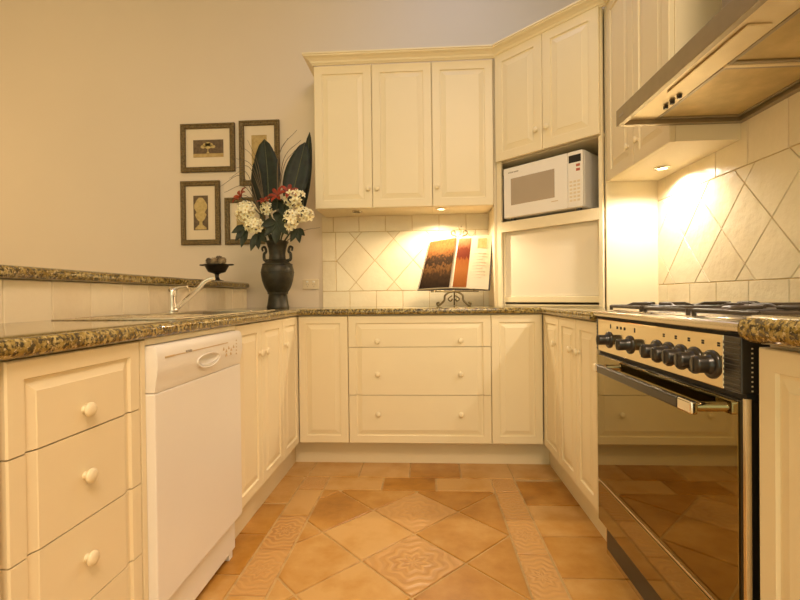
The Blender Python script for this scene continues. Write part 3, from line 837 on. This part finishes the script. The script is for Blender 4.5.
# oven door
dr = obj('oven_door', box(BM(), OX+.004, OX+.040, OY0+.004, OY1, .300, .765, .003), M['black'], t)
obj('door_glass', box(BM(), OX-.001, OX+.005, OY0+.012, OY1-.002, .304, .762, .001, 1), M['door_glass'], dr)
obj('door_trim', box(BM(), OX-.002, OX+.012, OY0+.008, OY1-.001, .2965, .3035, .001, 1), M['steel'], dr)
obj('trim_strip', box(BM(), OX+.000, OX+.012, OY0-.010, OY0-.001, .02, .772, .001, 1), M['steel'], t, label='pale steel strip down the right edge')
obj('door_gap', box(BM(), OX+.010, OX+.041, OY0+.002, OY1, .7655, .7785), M['black_gap'], t)
h = obj('handle', box(BM(), .580, .596, 1.085, 1.585, .716, .744, .005, 3), M['black'], dr)
for y0, y1 in ((1.030, 1.086), (1.584, 1.612)):
    obj('end_cap', box(BM(), .579, .597, y0, y1, .715, .745, .005, 3), M['chrome'], h, label='chrome handle end')
for y in (1.046, 1.600):
    obj('standoff', tube(BM(), [(.594, y, .730), (OX, y, .730)], .011, 14), M['chrome'], h, 60, label='chrome stand-off')
obj('storage_drawer', box(BM(), OX-.000, OX+.040, OY0+.004, OY1, .150, .292, .002), M['drawer_glass'], t)
obj('plinth', box(BM(), .676, .69, OY0+.005, OY1+.04, .0, .149, .001), M['plinth_steel'], t)
# burners and pan supports
BR = [(.78, 1.58, .035), (1.03, 1.58, .045), (.78, 1.07, .045), (1.03, 1.07, .035), (.90, 1.325, .058)]
for x, y, r in BR:
    b_ = obj('burner', lathe(BM(), [(r*1.15, 0), (r*1.15, .004), (r*.9, .006), (r*.9, .012), (0, .012)], 24, Matrix.Translation((x, y, .9266)), cap=False), M['steel'], t, 40)
    obj('burner_cap', lathe(BM(), [(0, .012), (r, .012), (r, .017), (r*.9, .020), (0, .020)], 24, Matrix.Translation((x, y, .9266)), cap=False), M['burner_cap'], b_, 40)
for y0, y1 in ((1.455, 1.70), (1.20, 1.445), (.95, 1.19)):
    bm = BM(); zt = .946; x0, x1 = .675, 1.125
    ya, yb = y0+.008, y1-.008
    for pa, pb in (((x0, ya), (x1, ya)), ((x0, yb), (x1, yb)), ((x0, ya), (x0, yb)), ((x1, ya), (x1, yb)), (((x0+x1)/2, ya), ((x0+x1)/2, yb))):
        tube(bm, [(*pa, zt-.006), (*pb, zt-.006)], .0055, 8)
    ym = (ya+yb)/2
    for xc in (.78, 1.03) if not (y0 > 1.19 and y1 < 1.45) else (.90,):
        L = .035
        for dx, dy, ex, ey in ((-1, 0, x0 if xc < .9 else (x0+x1)/2, ym), (1, 0, (x0+x1)/2 if xc < .9 else x1, ym), (0, -1, xc, ya), (0, 1, xc, yb)):
            pts = [(ex, ey, zt-.006), (ex+(xc-ex)*.25, ey+(ym-ey)*.25, zt+.004), (xc+dx*L*.6, ym+dy*L*.6, zt+.004)]
            tube(bm, pts, .0052, 8)
    for px, py in ((x0, ya), (x1, ya), (x0, yb), (x1, yb)): tube(bm, [(px, py, zt-.004), (px, py, .9266)], .006, 8)
    obj('pan_support', bm, M['cast_iron'], t, 60)

# ------------------------------------------------------------------ pictures
def picture(x0, x1, z0, z1, label, pr, fw=.036):
    t = thing('picture_frame', label, 'picture', ((x0+x1)/2, YW, (z0+z1)/2), 'framed prints on the back wall')
    mf = frame_m((0, YW-.002, 0), (1, 0, 0), (0, -1, 0))
    bm = BM(); loops = []
    for d, w in ((0, 0), (0, .016), (.004, .021), (fw*.35, .022), (fw*.5, .018), (fw*.8, .016), (fw*.9, .018), (fw, .014), (fw, .004)):
        loops.append([bm.verts.new(mf @ Vector(p)) for p in ((x0+d, z0+d, w), (x1-d, z0+d, w), (x1-d, z1-d, w), (x0+d, z1-d, w))])
    loops.append([bm.verts.new(mf @ Vector(p)) for p in ((x0+fw, z0+fw, 0), (x1-fw, z0+fw, 0), (x1-fw, z1-fw, 0), (x0+fw, z1-fw, 0))])
    for A_, B_ in zip(loops, loops[1:]+loops[:1]):
        for i in range(4): bm.faces.new((A_[i], A_[(i+1) % 4], B_[(i+1) % 4], B_[i]))
    obj('frame', bm, M['gilt'], t)
    obj('mat_board', box(BM(), x0+fw-.003, x1-fw+.003, z0+fw-.003, z1-fw+.003, .001, .006, mtx=mf), M['mat'], t)
    p = obj('print', box(BM(), pr[0], pr[1], pr[2], pr[3], .004, .0072, mtx=mf), M['print_tan'] if pr[4] == 'tan' else M['print_dark'], t)
    return t, mf, p
# landscape print: a spreading urn of foliage over a pale strip
t, mf, p = picture(-1.727, -1.334, 1.88, 2.222, 'wide gilt-framed sepia print, upper left of the group beside the flowers', (-1.637, -1.418, 1.985, 2.108, 'dark'))
obj('caption_strip', box(BM(), -1.637, -1.418, 1.985, 2.011, .006, .0078, mtx=mf), M['print_tan'], p)
bm = BM(); cx, cz = -1.530, 2.013
for dx, dz, r in ((-.036, .046, .017), (-.018, .060, .019), (0, .066, .020), (.018, .060, .019), (.036, .046, .017), (0, .046, .022)):
    prism(bm, [(cx+dx+r*math.cos(a_*PI/6), cz+dz+r*.7*math.sin(a_*PI/6)) for a_ in range(12)], .0065, .0082, mf)
prism(bm, [(cx-.012, cz), (cx+.012, cz), (cx+.003, cz+.012), (cx+.004, cz+.04), (cx-.004, cz+.04), (cx-.003, cz+.012)], .0065, .0081, mf)
obj('drawn_urn', bm, M['print_urn'], p)
t, mf, p = picture(-1.302, -1.014, 1.777, 2.232, 'upright gilt-framed print directly behind the tall dark leaf', (-1.215, -1.105, 1.92, 2.13, 'tan'))
t, mf, p = picture(-1.733, -1.447, 1.366, 1.818, 'upright gilt-framed urn print, lower left of the group above the bar', (-1.642, -1.536, 1.470, 1.715, 'dark'))
bm = BM(); cx, cz = -1.589, 1.475
pr_ = [(.040, 0), (.040, .012), (.012, .035), (.010, .055), (.030, .075), (.042, .105), (.030, .120), (.034, .130), (.048, .150), (.047, .175), (.030, .205), (.012, .225)]
prism(bm, [(cx+a_, cz+b_) for a_, b_ in pr_]+[(cx-a_, cz+b_) for a_, b_ in pr_[::-1]], .0065, .0082, mf)
obj('drawn_urn', bm, M['print_urn'], p)
t, mf, p = picture(-1.413, -1.125, 1.364, 1.694, 'gilt-framed print half hidden behind the white flowers', (-1.33, -1.21, 1.455, 1.60, 'tan'))

# power outlet
t = thing('power_outlet', 'cream double power outlet on the wall right of the vase', 'outlet', (-.805, YW, 1.08))
mo = frame_m((0, YW-.001, 0), (1, 0, 0), (0, -1, 0))
obj('plate', box(BM(), -.862, -.748, 1.040, 1.112, 0, .008, .003, 2, mtx=mo), M['outlet'], t)
for u in (-.838, -.792):
    obj('switch', box(BM(), u, u+.016, 1.088, 1.100, .007, .011, .001, 1, mtx=mo), M['white_plastic'], t)
    bm = BM()
    for dx, dz in ((-.006, .004), (.010, .004), (.002, -.010)): box(bm, u+.006+dx, u+.009+dx, 1.066+dz, 1.074+dz, .0075, .0086, mtx=mo)
    obj('socket', bm, M['grey_mark'], t)

# ------------------------------------------------------------------ vase and flowers
VY = 2.72; K = VY/452.46
def PX(px, py, y=VY):
    """a spot on the vase's depth from its bearing, used only for hand-placing stems"""
    v = .0574; r = (px-426)/452.46
    X = y*((px-400)/452.46-.05737)/(1+((px-400)/452.46)*.05737)
    depth = y*1.0-(0)
    hor = 295.5+.0113*(426-px)
    return Vector((X, y, .984+(hor-py)/452.46*(y*.998-X*.0573)))
vc = PX(278, 300); VX = vc.x
t = thing('vase', 'dark bronze urn vase with two scroll handles on the left rear worktop corner', 'vase', (VX, VY, ZT))
mv = Matrix.Translation((VX, VY, ZT))
s = .001
vp = [(0, 0), (.066, 0), (.068, .012), (.064, .020), (.058, .060), (.055, .088), (.060, .098), (.078, .130), (.092, .170), (.098, .210), (.097, .240), (.088, .268), (.070, .285), (.056, .292), (.050, .300), (.048, .330), (.053, .365), (.062, .395), (.068, .405), (.066, .412), (.056, .408), (.046, .370), (.040, .320), (0, .30)]
obj('body', lathe(BM(), vp, 36, mv, cap=False), M['bronze'], t, 60)
bm = BM()
for r, z, h in ((.0985, .222, .006), (.0895, .268, .006), (.060, .094, .006), (.052, .300, .005)):
    obj('relief_band', lathe(BM(), [(r-.004, z-h), (r+.0015, z-h*.5), (r+.0015, z+h*.5), (r-.004, z+h)], 36, mv, cap=False), M['bronze'], t, 60)
for sx in (-1, 1):
    pts = smooth_path([(VX+sx*.054, VY, ZT+.292), (VX+sx*.080, VY, ZT+.300), (VX+sx*.082, VY, ZT+.335), (VX+sx*.070, VY, ZT+.350), (VX+sx*.078, VY, ZT+.378), (VX+sx*.094, VY, ZT+.372), (VX+sx*.090, VY, ZT+.352)], 5)
    obj('handle', tube(BM(), pts, [.010, .006], 10), M['bronze'], t, 60)
RIM = ZT+.40
def star_flower(bm, c, nrm, R, petals=5, cup=.35, wid=.55, mi=0, twist=0):
    nrm = Vector(nrm).normalized()
    a = nrm.cross(Vector((0, 0, 1))) if abs(nrm.z) < .9 else nrm.cross(Vector((1, 0, 0)))
    a.normalize(); b = nrm.cross(a)
    for k in range(petals):
        th = 2*PI*k/petals+twist
        d = a*math.cos(th)+b*math.sin(th); sd = nrm.cross(d)
        prev = None
        for f, w_, hgt in ((.08, .10, 0), (.45, wid, cup*.5), (.75, wid*.8, cup*.62), (1.0, .05, cup*.45)):
            l = c+d*(R*f)+nrm*(R*hgt)-sd*(R*w_*.5); m = c+d*(R*f)+nrm*(R*(hgt-.10)); r_ = c+d*(R*f)+nrm*(R*hgt)+sd*(R*w_*.5)
            cur = [bm.verts.new(l), bm.verts.new(m), bm.verts.new(r_)]
            if prev:
                for q in (0, 1): bm.faces.new((prev[q], prev[q+1], cur[q+1], cur[q])).material_index = mi
            prev = cur
def stem_tube(top, dy=0, r=.0035):
    base = Vector((VX+random.uniform(-.02, .02), VY+random.uniform(-.02, .02), RIM-.06))
    mid = Vector((VX+(top.x-VX)*.35, VY+(top.y-VY)*.35, RIM+.03+(top.z-RIM)*.4))
    return tube(BM(), smooth_path([base, mid, top], 6), r, 7)
# one blossom mesh shared by all small white flowers
proto = BM(); star_flower(proto, Vector((0, 0, 0)), (0, 0, 1), .024, 5, .35, .60)
lathe(proto, [(0, .000), (.0035, .001), (.0035, .004), (0, .006)], 8, cap=False, mi=1)
me_b = bpy.data.meshes.new('blossom'); proto.to_mesh(me_b); proto.free()
me_b.materials.append(M['petal_white']); me_b.materials.append(M['petal_eye'])
for p_ in me_b.polygons: p_.use_smooth = True
def white_cluster(px, py, y, rx, rz, n, label):
    c = PX(px, py, y)
    t = thing('white_flower_stem', label, 'flower', c, 'white flower stems in the vase')
    obj('stem', stem_tube(c+Vector((0, .01, -.02))), M['dark_stem'], t)
    for i in range(n):
        ph = i*2.39996; q = 1-1.35*(i+.5)/n      # facing mostly the room
        q = max(-.5, q); rr = math.sqrt(max(0, 1-q*q))
        d = Vector((rr*math.cos(ph), -q, rr*math.sin(ph)))
        o = bpy.data.objects.new('blossom', me_b); COL.objects.link(o); o.parent = t
        f_ = random.uniform(.72, 1.18); o.location = (d.x*rx*f_, d.y*min(rx, rz)*.8*f_, d.z*rz*f_)
        dd = (d+Vector((random.uniform(-.3, .3), -.35, random.uniform(-.3, .3)))).normalized()
        o.rotation_euler = dd.to_track_quat('Z', 'Y').to_euler()
        s_ = random.uniform(.9, 1.35); o.scale = (s_, s_, s_)
white_cluster(247, 211, 2.64, .052, .056, 17, 'cluster of small white flowers highest on the left side of the bouquet')
white_cluster(254, 225, 2.61, .050, .038, 13, 'low white flower cluster at the left, just beneath another')
white_cluster(268, 208, 2.66, .026, .036, 7, 'small white flower cluster near the middle, beside the orange-red bloom')
white_cluster(296, 197, 2.66, .046, .044, 13, 'white flower cluster top right of the bouquet, next to the red lilies')
white_cluster(291, 220, 2.62, .034, .050, 11, 'white flower cluster hanging low right above the vase handle')
white_cluster(305, 214, 2.66, .050, .036, 12, 'white flower cluster furthest right, below the wall cabinet edge')
def lily(px, py, y, R, nrm, label, cup=.5):
    c = PX(px, py, y)
    t = thing('red_lily', label, 'flower', c, 'red lilies in the vase')
    obj('stem', stem_tube(c), M['dark_stem'], t)
    bm = BM(); star_flower(bm, c, nrm, R, 6, cup, .42, 0, random.uniform(0, 1))
    obj('bloom', bm, M['petal_red'], t, 180)
lily(242, 196, 2.62, .060, (-.5, -.6, .5), 'red lily alone at the far left of the bouquet')
lily(266, 201, 2.64, .046, (-.1, -.6, .8), 'small orange-red bloom in the middle of the bouquet')
lily(279, 195, 2.63, .058, (-.2, -.8, .4), 'red lily at the centre right, in front of the tall leaves')
lily(290, 192, 2.64, .060, (.2, -.7, .5), 'red lily tucked against the upper right white cluster')
def broad_leaf(base, tip, width, bend, nrm, label, edge=None):
    base, tip = Vector(base), Vector(tip); nrm = Vector(nrm).normalized()
    t = thing('broad_leaf', label, 'leaf', base, 'tall dark leaves in the vase')
    ax = tip-base; side = ax.cross(nrm).normalized(); bm = BM(); prev = None; n = 14; rib = []
    for i in range(n+1):
        f = i/n; w = width*(math.sin(PI*min(1, f*.93+.05))**.75)*.5 if i < n else .001
        if f < .15: w *= .4+f*4
        c = base+ax*f+nrm*(bend*math.sin(PI*f))
        cur = [bm.verts.new(c-side*w+nrm*w*.25), bm.verts.new(c-side*w*.5+nrm*w*.06), bm.verts.new(c), bm.verts.new(c+side*w*.5+nrm*w*.06), bm.verts.new(c+side*w+nrm*w*.25)]
        rib.append(c+nrm*.002)
        if prev:
            for q in range(4): bm.faces.new((prev[q], prev[q+1], cur[q+1], cur[q]))
        prev = cur
    r = bmesh.ops.extrude_face_region(bm, geom=bm.faces[:])
    bmesh.ops.translate(bm, verts=[g for g in r['geom'] if isinstance(g, bmesh.types.BMVert)], vec=-nrm*.0015)
    obj('blade', bm, M['leaf'], t, 180)
    obj('midrib', tube(BM(), rib, [.004, .0012], 6), M['leaf_rib'], t, 60)
    st = tube(BM(), smooth_path([(VX, VY, RIM-.08), (VX*.7+base.x*.3, VY, RIM), base]), .005, 7)
    obj('stem', st, M['dark_stem'], t, 60)
broad_leaf(PX(270, 212, 2.76), PX(266.5, 139, 2.80), .18, -.02, (-.05, -1, .15), 'broad dark leaf standing upright in front of the second picture')
broad_leaf(PX(290, 208, 2.76), PX(307, 142, 2.80), .155, -.02, (.25, -1, .1), 'broad dark leaf leaning right towards the wall cabinet')
broad_leaf(PX(303, 216, 2.84), PX(311.8, 132, 2.90), .085, -.01, (-.35, -1, .1), 'narrow dark pointed leaf pressed against the wall cabinet side')
broad_leaf(PX(262, 212, 2.78), PX(257, 160, 2.80), .11, -.02, (-.3, -1, .1), 'shorter dark leaf at the left foot of the upright one')
def wisp(tops, label, base):
    c = PX(*base)
    t = thing('grass_spray', label, 'grass', c, 'dried grasses in the vase')
    for (px, py, bx_, by_) in tops:
        bm = tube(BM(), smooth_path([c, PX(bx_, by_, base[2]), PX(px, py, base[2]+.05)], 7), [.0026, .0011], 6)
        obj('blade', bm, M['grass_wisp'], t, 60)
wisp([(222, 186, 244, 176), (226, 192, 246, 186), (231, 178, 248, 172), (229, 200, 247, 195)], 'thin dried grass drooping left across the pictures', (262, 212, 2.74))
wisp([(236, 168, 252, 168), (244, 146, 256, 160), (238, 158, 254, 166), (250, 140, 260, 165)], 'thin dried grass rising left in front of the second picture', (266, 205, 2.76))
wisp([(299, 130, 282, 152), (303, 140, 286, 158), (297, 150, 286, 165), (290, 138, 280, 158)], 'thin dried grass rising right between the tall leaves', (279, 200, 2.76))
wisp([(321, 227, 305, 230)], 'single grass blade bending right below the wall cabinet', (288, 240, 2.70))
def sprig(px, py, y, leaves, label):
    c = PX(px, py, y)
    t = thing('leaf_sprig', label, 'leaf', c, 'small green leaves in the vase')
    obj('stem', stem_tube(c), M['dark_stem'], t)
    for dx, dz, L, w in leaves:
        d = Vector((dx, -.25, dz)).normalized(); sd = d.cross(Vector((0, 1, 0))).normalized(); bm = BM(); prev = None
        for f, ww in ((0, .06), (.3, .8), (.6, 1), (.85, .5), (1, .03)):
            p = c+d*(L*f)+Vector((0, 0, -.35*L*f*f))
            cur = [bm.verts.new(p-sd*w*ww*.5), bm.verts.new(p+Vector((0, .25*w*ww, 0))), bm.verts.new(p+sd*w*ww*.5)]
            if prev:
                for q in (0, 1): bm.faces.new((prev[q], prev[q+1], cur[q+1], cur[q]))
            prev = cur
        obj('leaf', bm, M['foliage'], t, 180)
sprig(248, 226, 2.66, [(-1, -.1, .09, .045), (-.8, -.7, .09, .045), (-.3, -1, .10, .05)], 'small green leaves sticking out at the lower left of the bouquet')
sprig(258, 232, 2.66, [(-.4, -1, .09, .045), (.2, -1, .08, .045), (.8, -.4, .08, .045), (.5, .4, .08, .05)], 'small green leaves hanging over the left of the vase mouth')
sprig(278, 222, 2.62, [(-.7, .1, .09, .055), (.6, .3, .09, .055), (0, -1, .10, .06), (-.8, -.6, .09, .05), (.8, -.5, .09, .05), (.1, 1, .10, .055)], 'dark green leaves massed at the front centre of the bouquet')
sprig(280, 208, 2.68, [(-.9, .3, .08, .05), (.9, .2, .08, .05), (.3, 1, .09, .05), (-.4, 1, .09, .05), (.5, -.7, .08, .05)], 'dark green leaves between the red lilies and the white clusters')
sprig(298, 228, 2.66, [(.8, -.4, .06, .035), (.3, -1, .07, .04), (-.5, -.8, .07, .04)], 'small green leaf low on the right under the white clusters')

# ------------------------------------------------------------------ pedestal bowl with cones on the bar
bx0, by0, bz0 = -1.322, 2.80, 1.0915
t = thing('pedestal_bowl', 'black footed bowl with side handles on the end of the granite bar', 'bowl', (bx0, by0, bz0))
mbw = Matrix.Translation((bx0, by0, bz0))
obj('body', lathe(BM(), [(0, .052), (.030, .053), (.052, .060), (.064, .082), (.074, .102), (.082, .104), (.082, .108), (.070, .107), (.058, .082), (.036, .068), (0, .064)], 28, mbw, cap=False), M['black_iron'], t, 50)
obj('foot', lathe(BM(), [(0, 0), (.040, 0), (.041, .005), (.020, .012), (.012, .028), (.014, .046), (.026, .0525), (0, .053)], 24, mbw, cap=False), M['black_iron'], t, 50)
for sx in (-1, 1):
    obj('handle', tube(BM(), smooth_path([(bx0+sx*.075, by0-.02, bz0+.104), (bx0+sx*.102, by0-.014, bz0+.105), (bx0+sx*.102, by0+.014, bz0+.105), (bx0+sx*.075, by0+.02, bz0+.104)]), .0042, 8), M['black_iron'], t, 60)
def cone(x, y, z, r, mat, label, tilt):
    bm = BM(); mt = Matrix.Translation((x, y, z)) @ Matrix.Rotation(tilt[0], 4, 'X') @ Matrix.Rotation(tilt[1], 4, 'Y')
    lathe(bm, [(0, -r*1.05), (r*.5, -r*.85), (r*.8, -r*.3), (r*.75, r*.3), (r*.4, r*.9), (0, r*1.15)], 14, mt, cap=False)
    for i in range(46):
        f = i/46; zz_ = -r+2.05*r*f; rad = r*.85*math.sqrt(max(.02, 1-(f*2-.9)**2*.8)); a_ = i*2.4
        c = Vector((rad*math.cos(a_), rad*math.sin(a_), zz_)); o = Vector((math.cos(a_), math.sin(a_), .5)).normalized(); s_ = Vector((-math.sin(a_), math.cos(a_), 0)); w = r*.20
        vs = [bm.verts.new(mt @ q) for q in (c-s_*w-o*w*.4, c+s_*w-o*w*.4, c+o*w*1.1+s_*w*.4, c+o*w*1.1-s_*w*.4, c-Vector((0, 0, w*.6)))]
        bm.faces.new(vs[:4]); bm.faces.new((vs[1], vs[0], vs[4])); bm.faces.new((vs[2], vs[1], vs[4])); bm.faces.new((vs[3], vs[2], vs[4])); bm.faces.new((vs[0], vs[3], vs[4]))
    o = obj('pine_cone', bm, mat, None, None, None, (x, y, z)); tag(o, label, 'pine cone', 'cones in the pedestal bowl')
cone(bx0-.040, by0-.010, bz0+.122, .027, M['cone'], 'dark brown cone at the left of the black bowl', (.3, -.5))
cone(bx0-.004, by0-.028, bz0+.124, .024, M['cone_light'], 'pale cone at the front middle of the black bowl', (.6, .3))
cone(bx0+.038, by0-.010, bz0+.124, .029, M['cone_light'], 'pale cone at the right of the black bowl', (-.2, .5))
cone(bx0+.006, by0+.026, bz0+.140, .025, M['cone'], 'brown cone at the back of the black bowl', (1.2, 0))

# ------------------------------------------------------------------ cookbook on stand
def BP(x, z, off=0):    # point on the leaning plane of the book
    return Vector((x, 2.885+(z-1.02)*.26, z))+Vector((0, -.968, .25))*off
t = thing('cookbook', 'open cookbook with brown landscape picture propped up under the wall cabinet', 'book', (.17, 2.9, 1.02))
def sheet(bm, c, th0, th1, mi=0, bow=0, n=8, uvs=True):
    """c = bl, br, tr, tl in (x, z); a slab of paper with a slight bow"""
    L = uvl(bm); F = []; Bk = []
    for i in range(n+1):
        f = i/n; lo = (c[0][0]+(c[1][0]-c[0][0])*f, c[0][1]+(c[1][1]-c[0][1])*f); hi = (c[3][0]+(c[2][0]-c[3][0])*f, c[3][1]+(c[2][1]-c[3][1])*f)
        bw = bow*math.sin(PI*f)
        F.append((bm.verts.new(BP(*lo, th1+bw)), bm.verts.new(BP(*hi, th1+bw)), f)); Bk.append((bm.verts.new(BP(*lo, th0)), bm.verts.new(BP(*hi, th0))))
    for i in range(n):
        a, b = F[i], F[i+1]
        f = bm.faces.new((a[0], b[0], b[1], a[1])); f.material_index = mi
        for lp, uv in zip(f.loops, ((a[2], 0), (b[2], 0), (b[2], 1), (a[2], 1))): lp[L].uv = uv
        bm.faces.new((Bk[i][0], Bk[i][1], Bk[i+1][1], Bk[i+1][0])).material_index = mi
        bm.faces.new((a[0], Bk[i][0], Bk[i+1][0], b[0])).material_index = mi
        bm.faces.new((a[1], b[1], Bk[i+1][1], Bk[i][1])).material_index = mi
    for q in (0, n): bm.faces.new((F[q][0], F[q][1], Bk[q][1], Bk[q][0])).material_index = mi
    return bm
bl, sb, br = (-.050, 1.022), (.160, 1.030), (.392, 1.018)
tl, st_, trr = (.030, 1.335), (.213, 1.362), (.432, 1.372)
obj('cover', sheet(BM(), [(bl[0]-.004, bl[1]-.003), (br[0]+.012, br[1]-.003), (trr[0]+.012, trr[1]+.004), (tl[0]-.004, tl[1]+.004)], -.004, 0), M['book_cover'], t)
lp = obj('left_page', sheet(BM(), [bl, sb, st_, tl], .0005, .012, bow=.006), M['page'], t)
rp = obj('right_page', sheet(BM(), [sb, br, trr, st_], .0005, .012, bow=.006), M['page'], t)
def lerp(a, b, f): return (a[0]+(b[0]-a[0])*f, a[1]+(b[1]-a[1])*f)
def sub(q, u0, u1, v0, v1):
    P = lambda u, v: lerp(lerp(q[0], q[1], u), lerp(q[3], q[2], u), v)
    return [P(u0, v0), P(u1, v0), P(u1, v1), P(u0, v1)]
obj('page_picture', sheet(BM(), sub([bl, sb, st_, tl], .02, .93, .015, .985), .012, .0195), M['photo_left'], lp, label='brown landscape picture')
RQ = [sb, br, trr, st_]
obj('page_picture', sheet(BM(), sub(RQ, .03, .40, .02, .96), .012, .0190), M['photo_right'], rp, label='orange picture with a dark red band')
bm = BM()
for i in range(9):
    sheet(bm, sub(RQ, .50, .88-(.1 if i % 3 == 2 else 0), .66-.055*i, .668-.055*i), .012, .0185, n=2)
obj('text_lines', bm, M['mat'], rp)
bm = sheet(BM(), sub(RQ, .60, .86, .76, .94), .012, .0185, n=3); obj('small_picture', bm, M['print_tan'], rp)
t = thing('book_stand', 'scrolled metal easel stand holding the open cookbook', 'book stand', (.17, 2.92, ZT))
bm = BM()
for sx in (-1, 1):
    cx = .175
    tube(bm, smooth_path([(cx, 2.868, 1.012), (cx+sx*.030, 2.864, 1.005), (cx+sx*.055, 2.862, .985), (cx+sx*.060, 2.862, .955), (cx+sx*.085, 2.860, .930), (cx+sx*.100, 2.860, .9225), (cx+sx*.105, 2.860, .938), (cx+sx*.090, 2.860, .942)], 5), .0065, 8)
    tube(bm, smooth_path([(cx+sx*.01, 2.866, .985), (cx+sx*.035, 2.864, .965), (cx+sx*.02, 2.864, .95), (cx+sx*.008, 2.864, .965)], 5), .004, 8)
obj('scroll_feet', bm, M['brass_iron'], t, 60)
bm = BM(); tube(bm, [(.03, 2.862, 1.012), (.33, 2.862, 1.012)], .005, 8)
for x in (.06, .30): tube(bm, smooth_path([(x, 2.862, 1.012), (x, 2.846, 1.010), (x, 2.842, 1.025)], 4), .004, 8)
obj('ledge', bm, M['brass_iron'], t, 60)
bm = tube(BM(), [(.175, 2.88, 1.005), (.205, 2.974, 1.345)], .005, 8); 
tube(bm, smooth_path([(.19, 2.93, 1.17), (.19, 3.03, 1.0), (.19, 3.06, .922)]), .005, 8)
obj('back_strut', bm, M['brass_iron'], t, 60)
bm = BM()
for sx in (-1, 1):
    cx = .222
    tube(bm, smooth_path([(cx-.012, 2.972, 1.345), (cx+sx*.022, 2.980, 1.372), (cx+sx*.048, 2.984, 1.385), (cx+sx*.050, 2.986, 1.405), (cx+sx*.030, 2.987, 1.408), (cx+sx*.026, 2.986, 1.392)], 5), .0045, 8)
tube(bm, smooth_path([(.212, 2.976, 1.36), (.235, 2.984, 1.40), (.222, 2.988, 1.43), (.238, 2.99, 1.438)], 5), .0045, 8)
obj('scroll_top', bm, M['brass_iron'], t, 60)

# ------------------------------------------------------------------ lights
WARM = (1, .76, .48)
def lamp(kind, name, loc, energy, col=WARM, **k):
    l = bpy.data.lights.new(name, kind); l.energy = energy; l.color = col
    for a, v in k.items(): setattr(l, a, v)
    o = bpy.data.objects.new(name, l); COL.objects.link(o); o.location = loc
    return o
def spot(name, loc, e, ang=156, blend=.5, r=.012, col=(1, .83, .56)):
    return lamp('SPOT', name, loc, e, col, spot_size=math.radians(ang), spot_blend=blend, shadow_soft_size=r)
spot('halogen', (.102, 2.90, UB-.012), 30, col=(1, .79, .52))
spot('halogen', (1.075, 2.12, RB-.012), 22, col=(1, .88, .72))
# added cool fill, then the lamps of the kitchen and of the next room
o = lamp('AREA', 'overhead_light', (.2, 2.3, 3.37), 6, (.35, .55, 1), shape='DISK', size=.9)  # bluish fill added to cool the upper wall and cabinets, no fixture
o = lamp('AREA', 'overhead_light', (.5, -.9, 3.36), 96, (1, .74, .52), shape='DISK', size=1.2)
lamp('POINT', 'dining_lamp', (-3.5, 1.7, 1.9), 19, (1, .66, .27), shadow_soft_size=.15)

w = bpy.data.worlds.new('world'); SC.world = w; w.use_nodes = True
w.node_tree.nodes['Background'].inputs[0].default_value = (1, .98, .64, 1)
w.node_tree.nodes['Background'].inputs[1].default_value = 1.3

# ------------------------------------------------------------------ camera
yaw, pit, rol = math.radians(3.284), math.radians(.46), math.radians(.649)
d = Vector((-math.sin(yaw)*math.cos(pit), math.cos(yaw)*math.cos(pit), -math.sin(pit)))
r = Vector((math.cos(yaw), math.sin(yaw), 0)); up = r.cross(d)
r2 = r*math.cos(rol)-up*math.sin(rol); u2 = up*math.cos(rol)+r*math.sin(rol)
cam = bpy.data.cameras.new('camera'); co = bpy.data.objects.new('camera', cam); COL.objects.link(co)
cam.sensor_width = 36; cam.lens = 452.46/800*36; cam.clip_start = .02
co.matrix_world = Matrix(((r2.x, u2.x, -d.x, 0), (r2.y, u2.y, -d.y, 0), (r2.z, u2.z, -d.z, .984), (0, 0, 0, 1)))
SC.camera = co
SC.view_settings.view_transform = 'Standard'; SC.view_settings.look = 'None'
SC.view_settings.exposure = 0; SC.view_settings.gamma = 1; SC.view_settings.use_curve_mapping = False
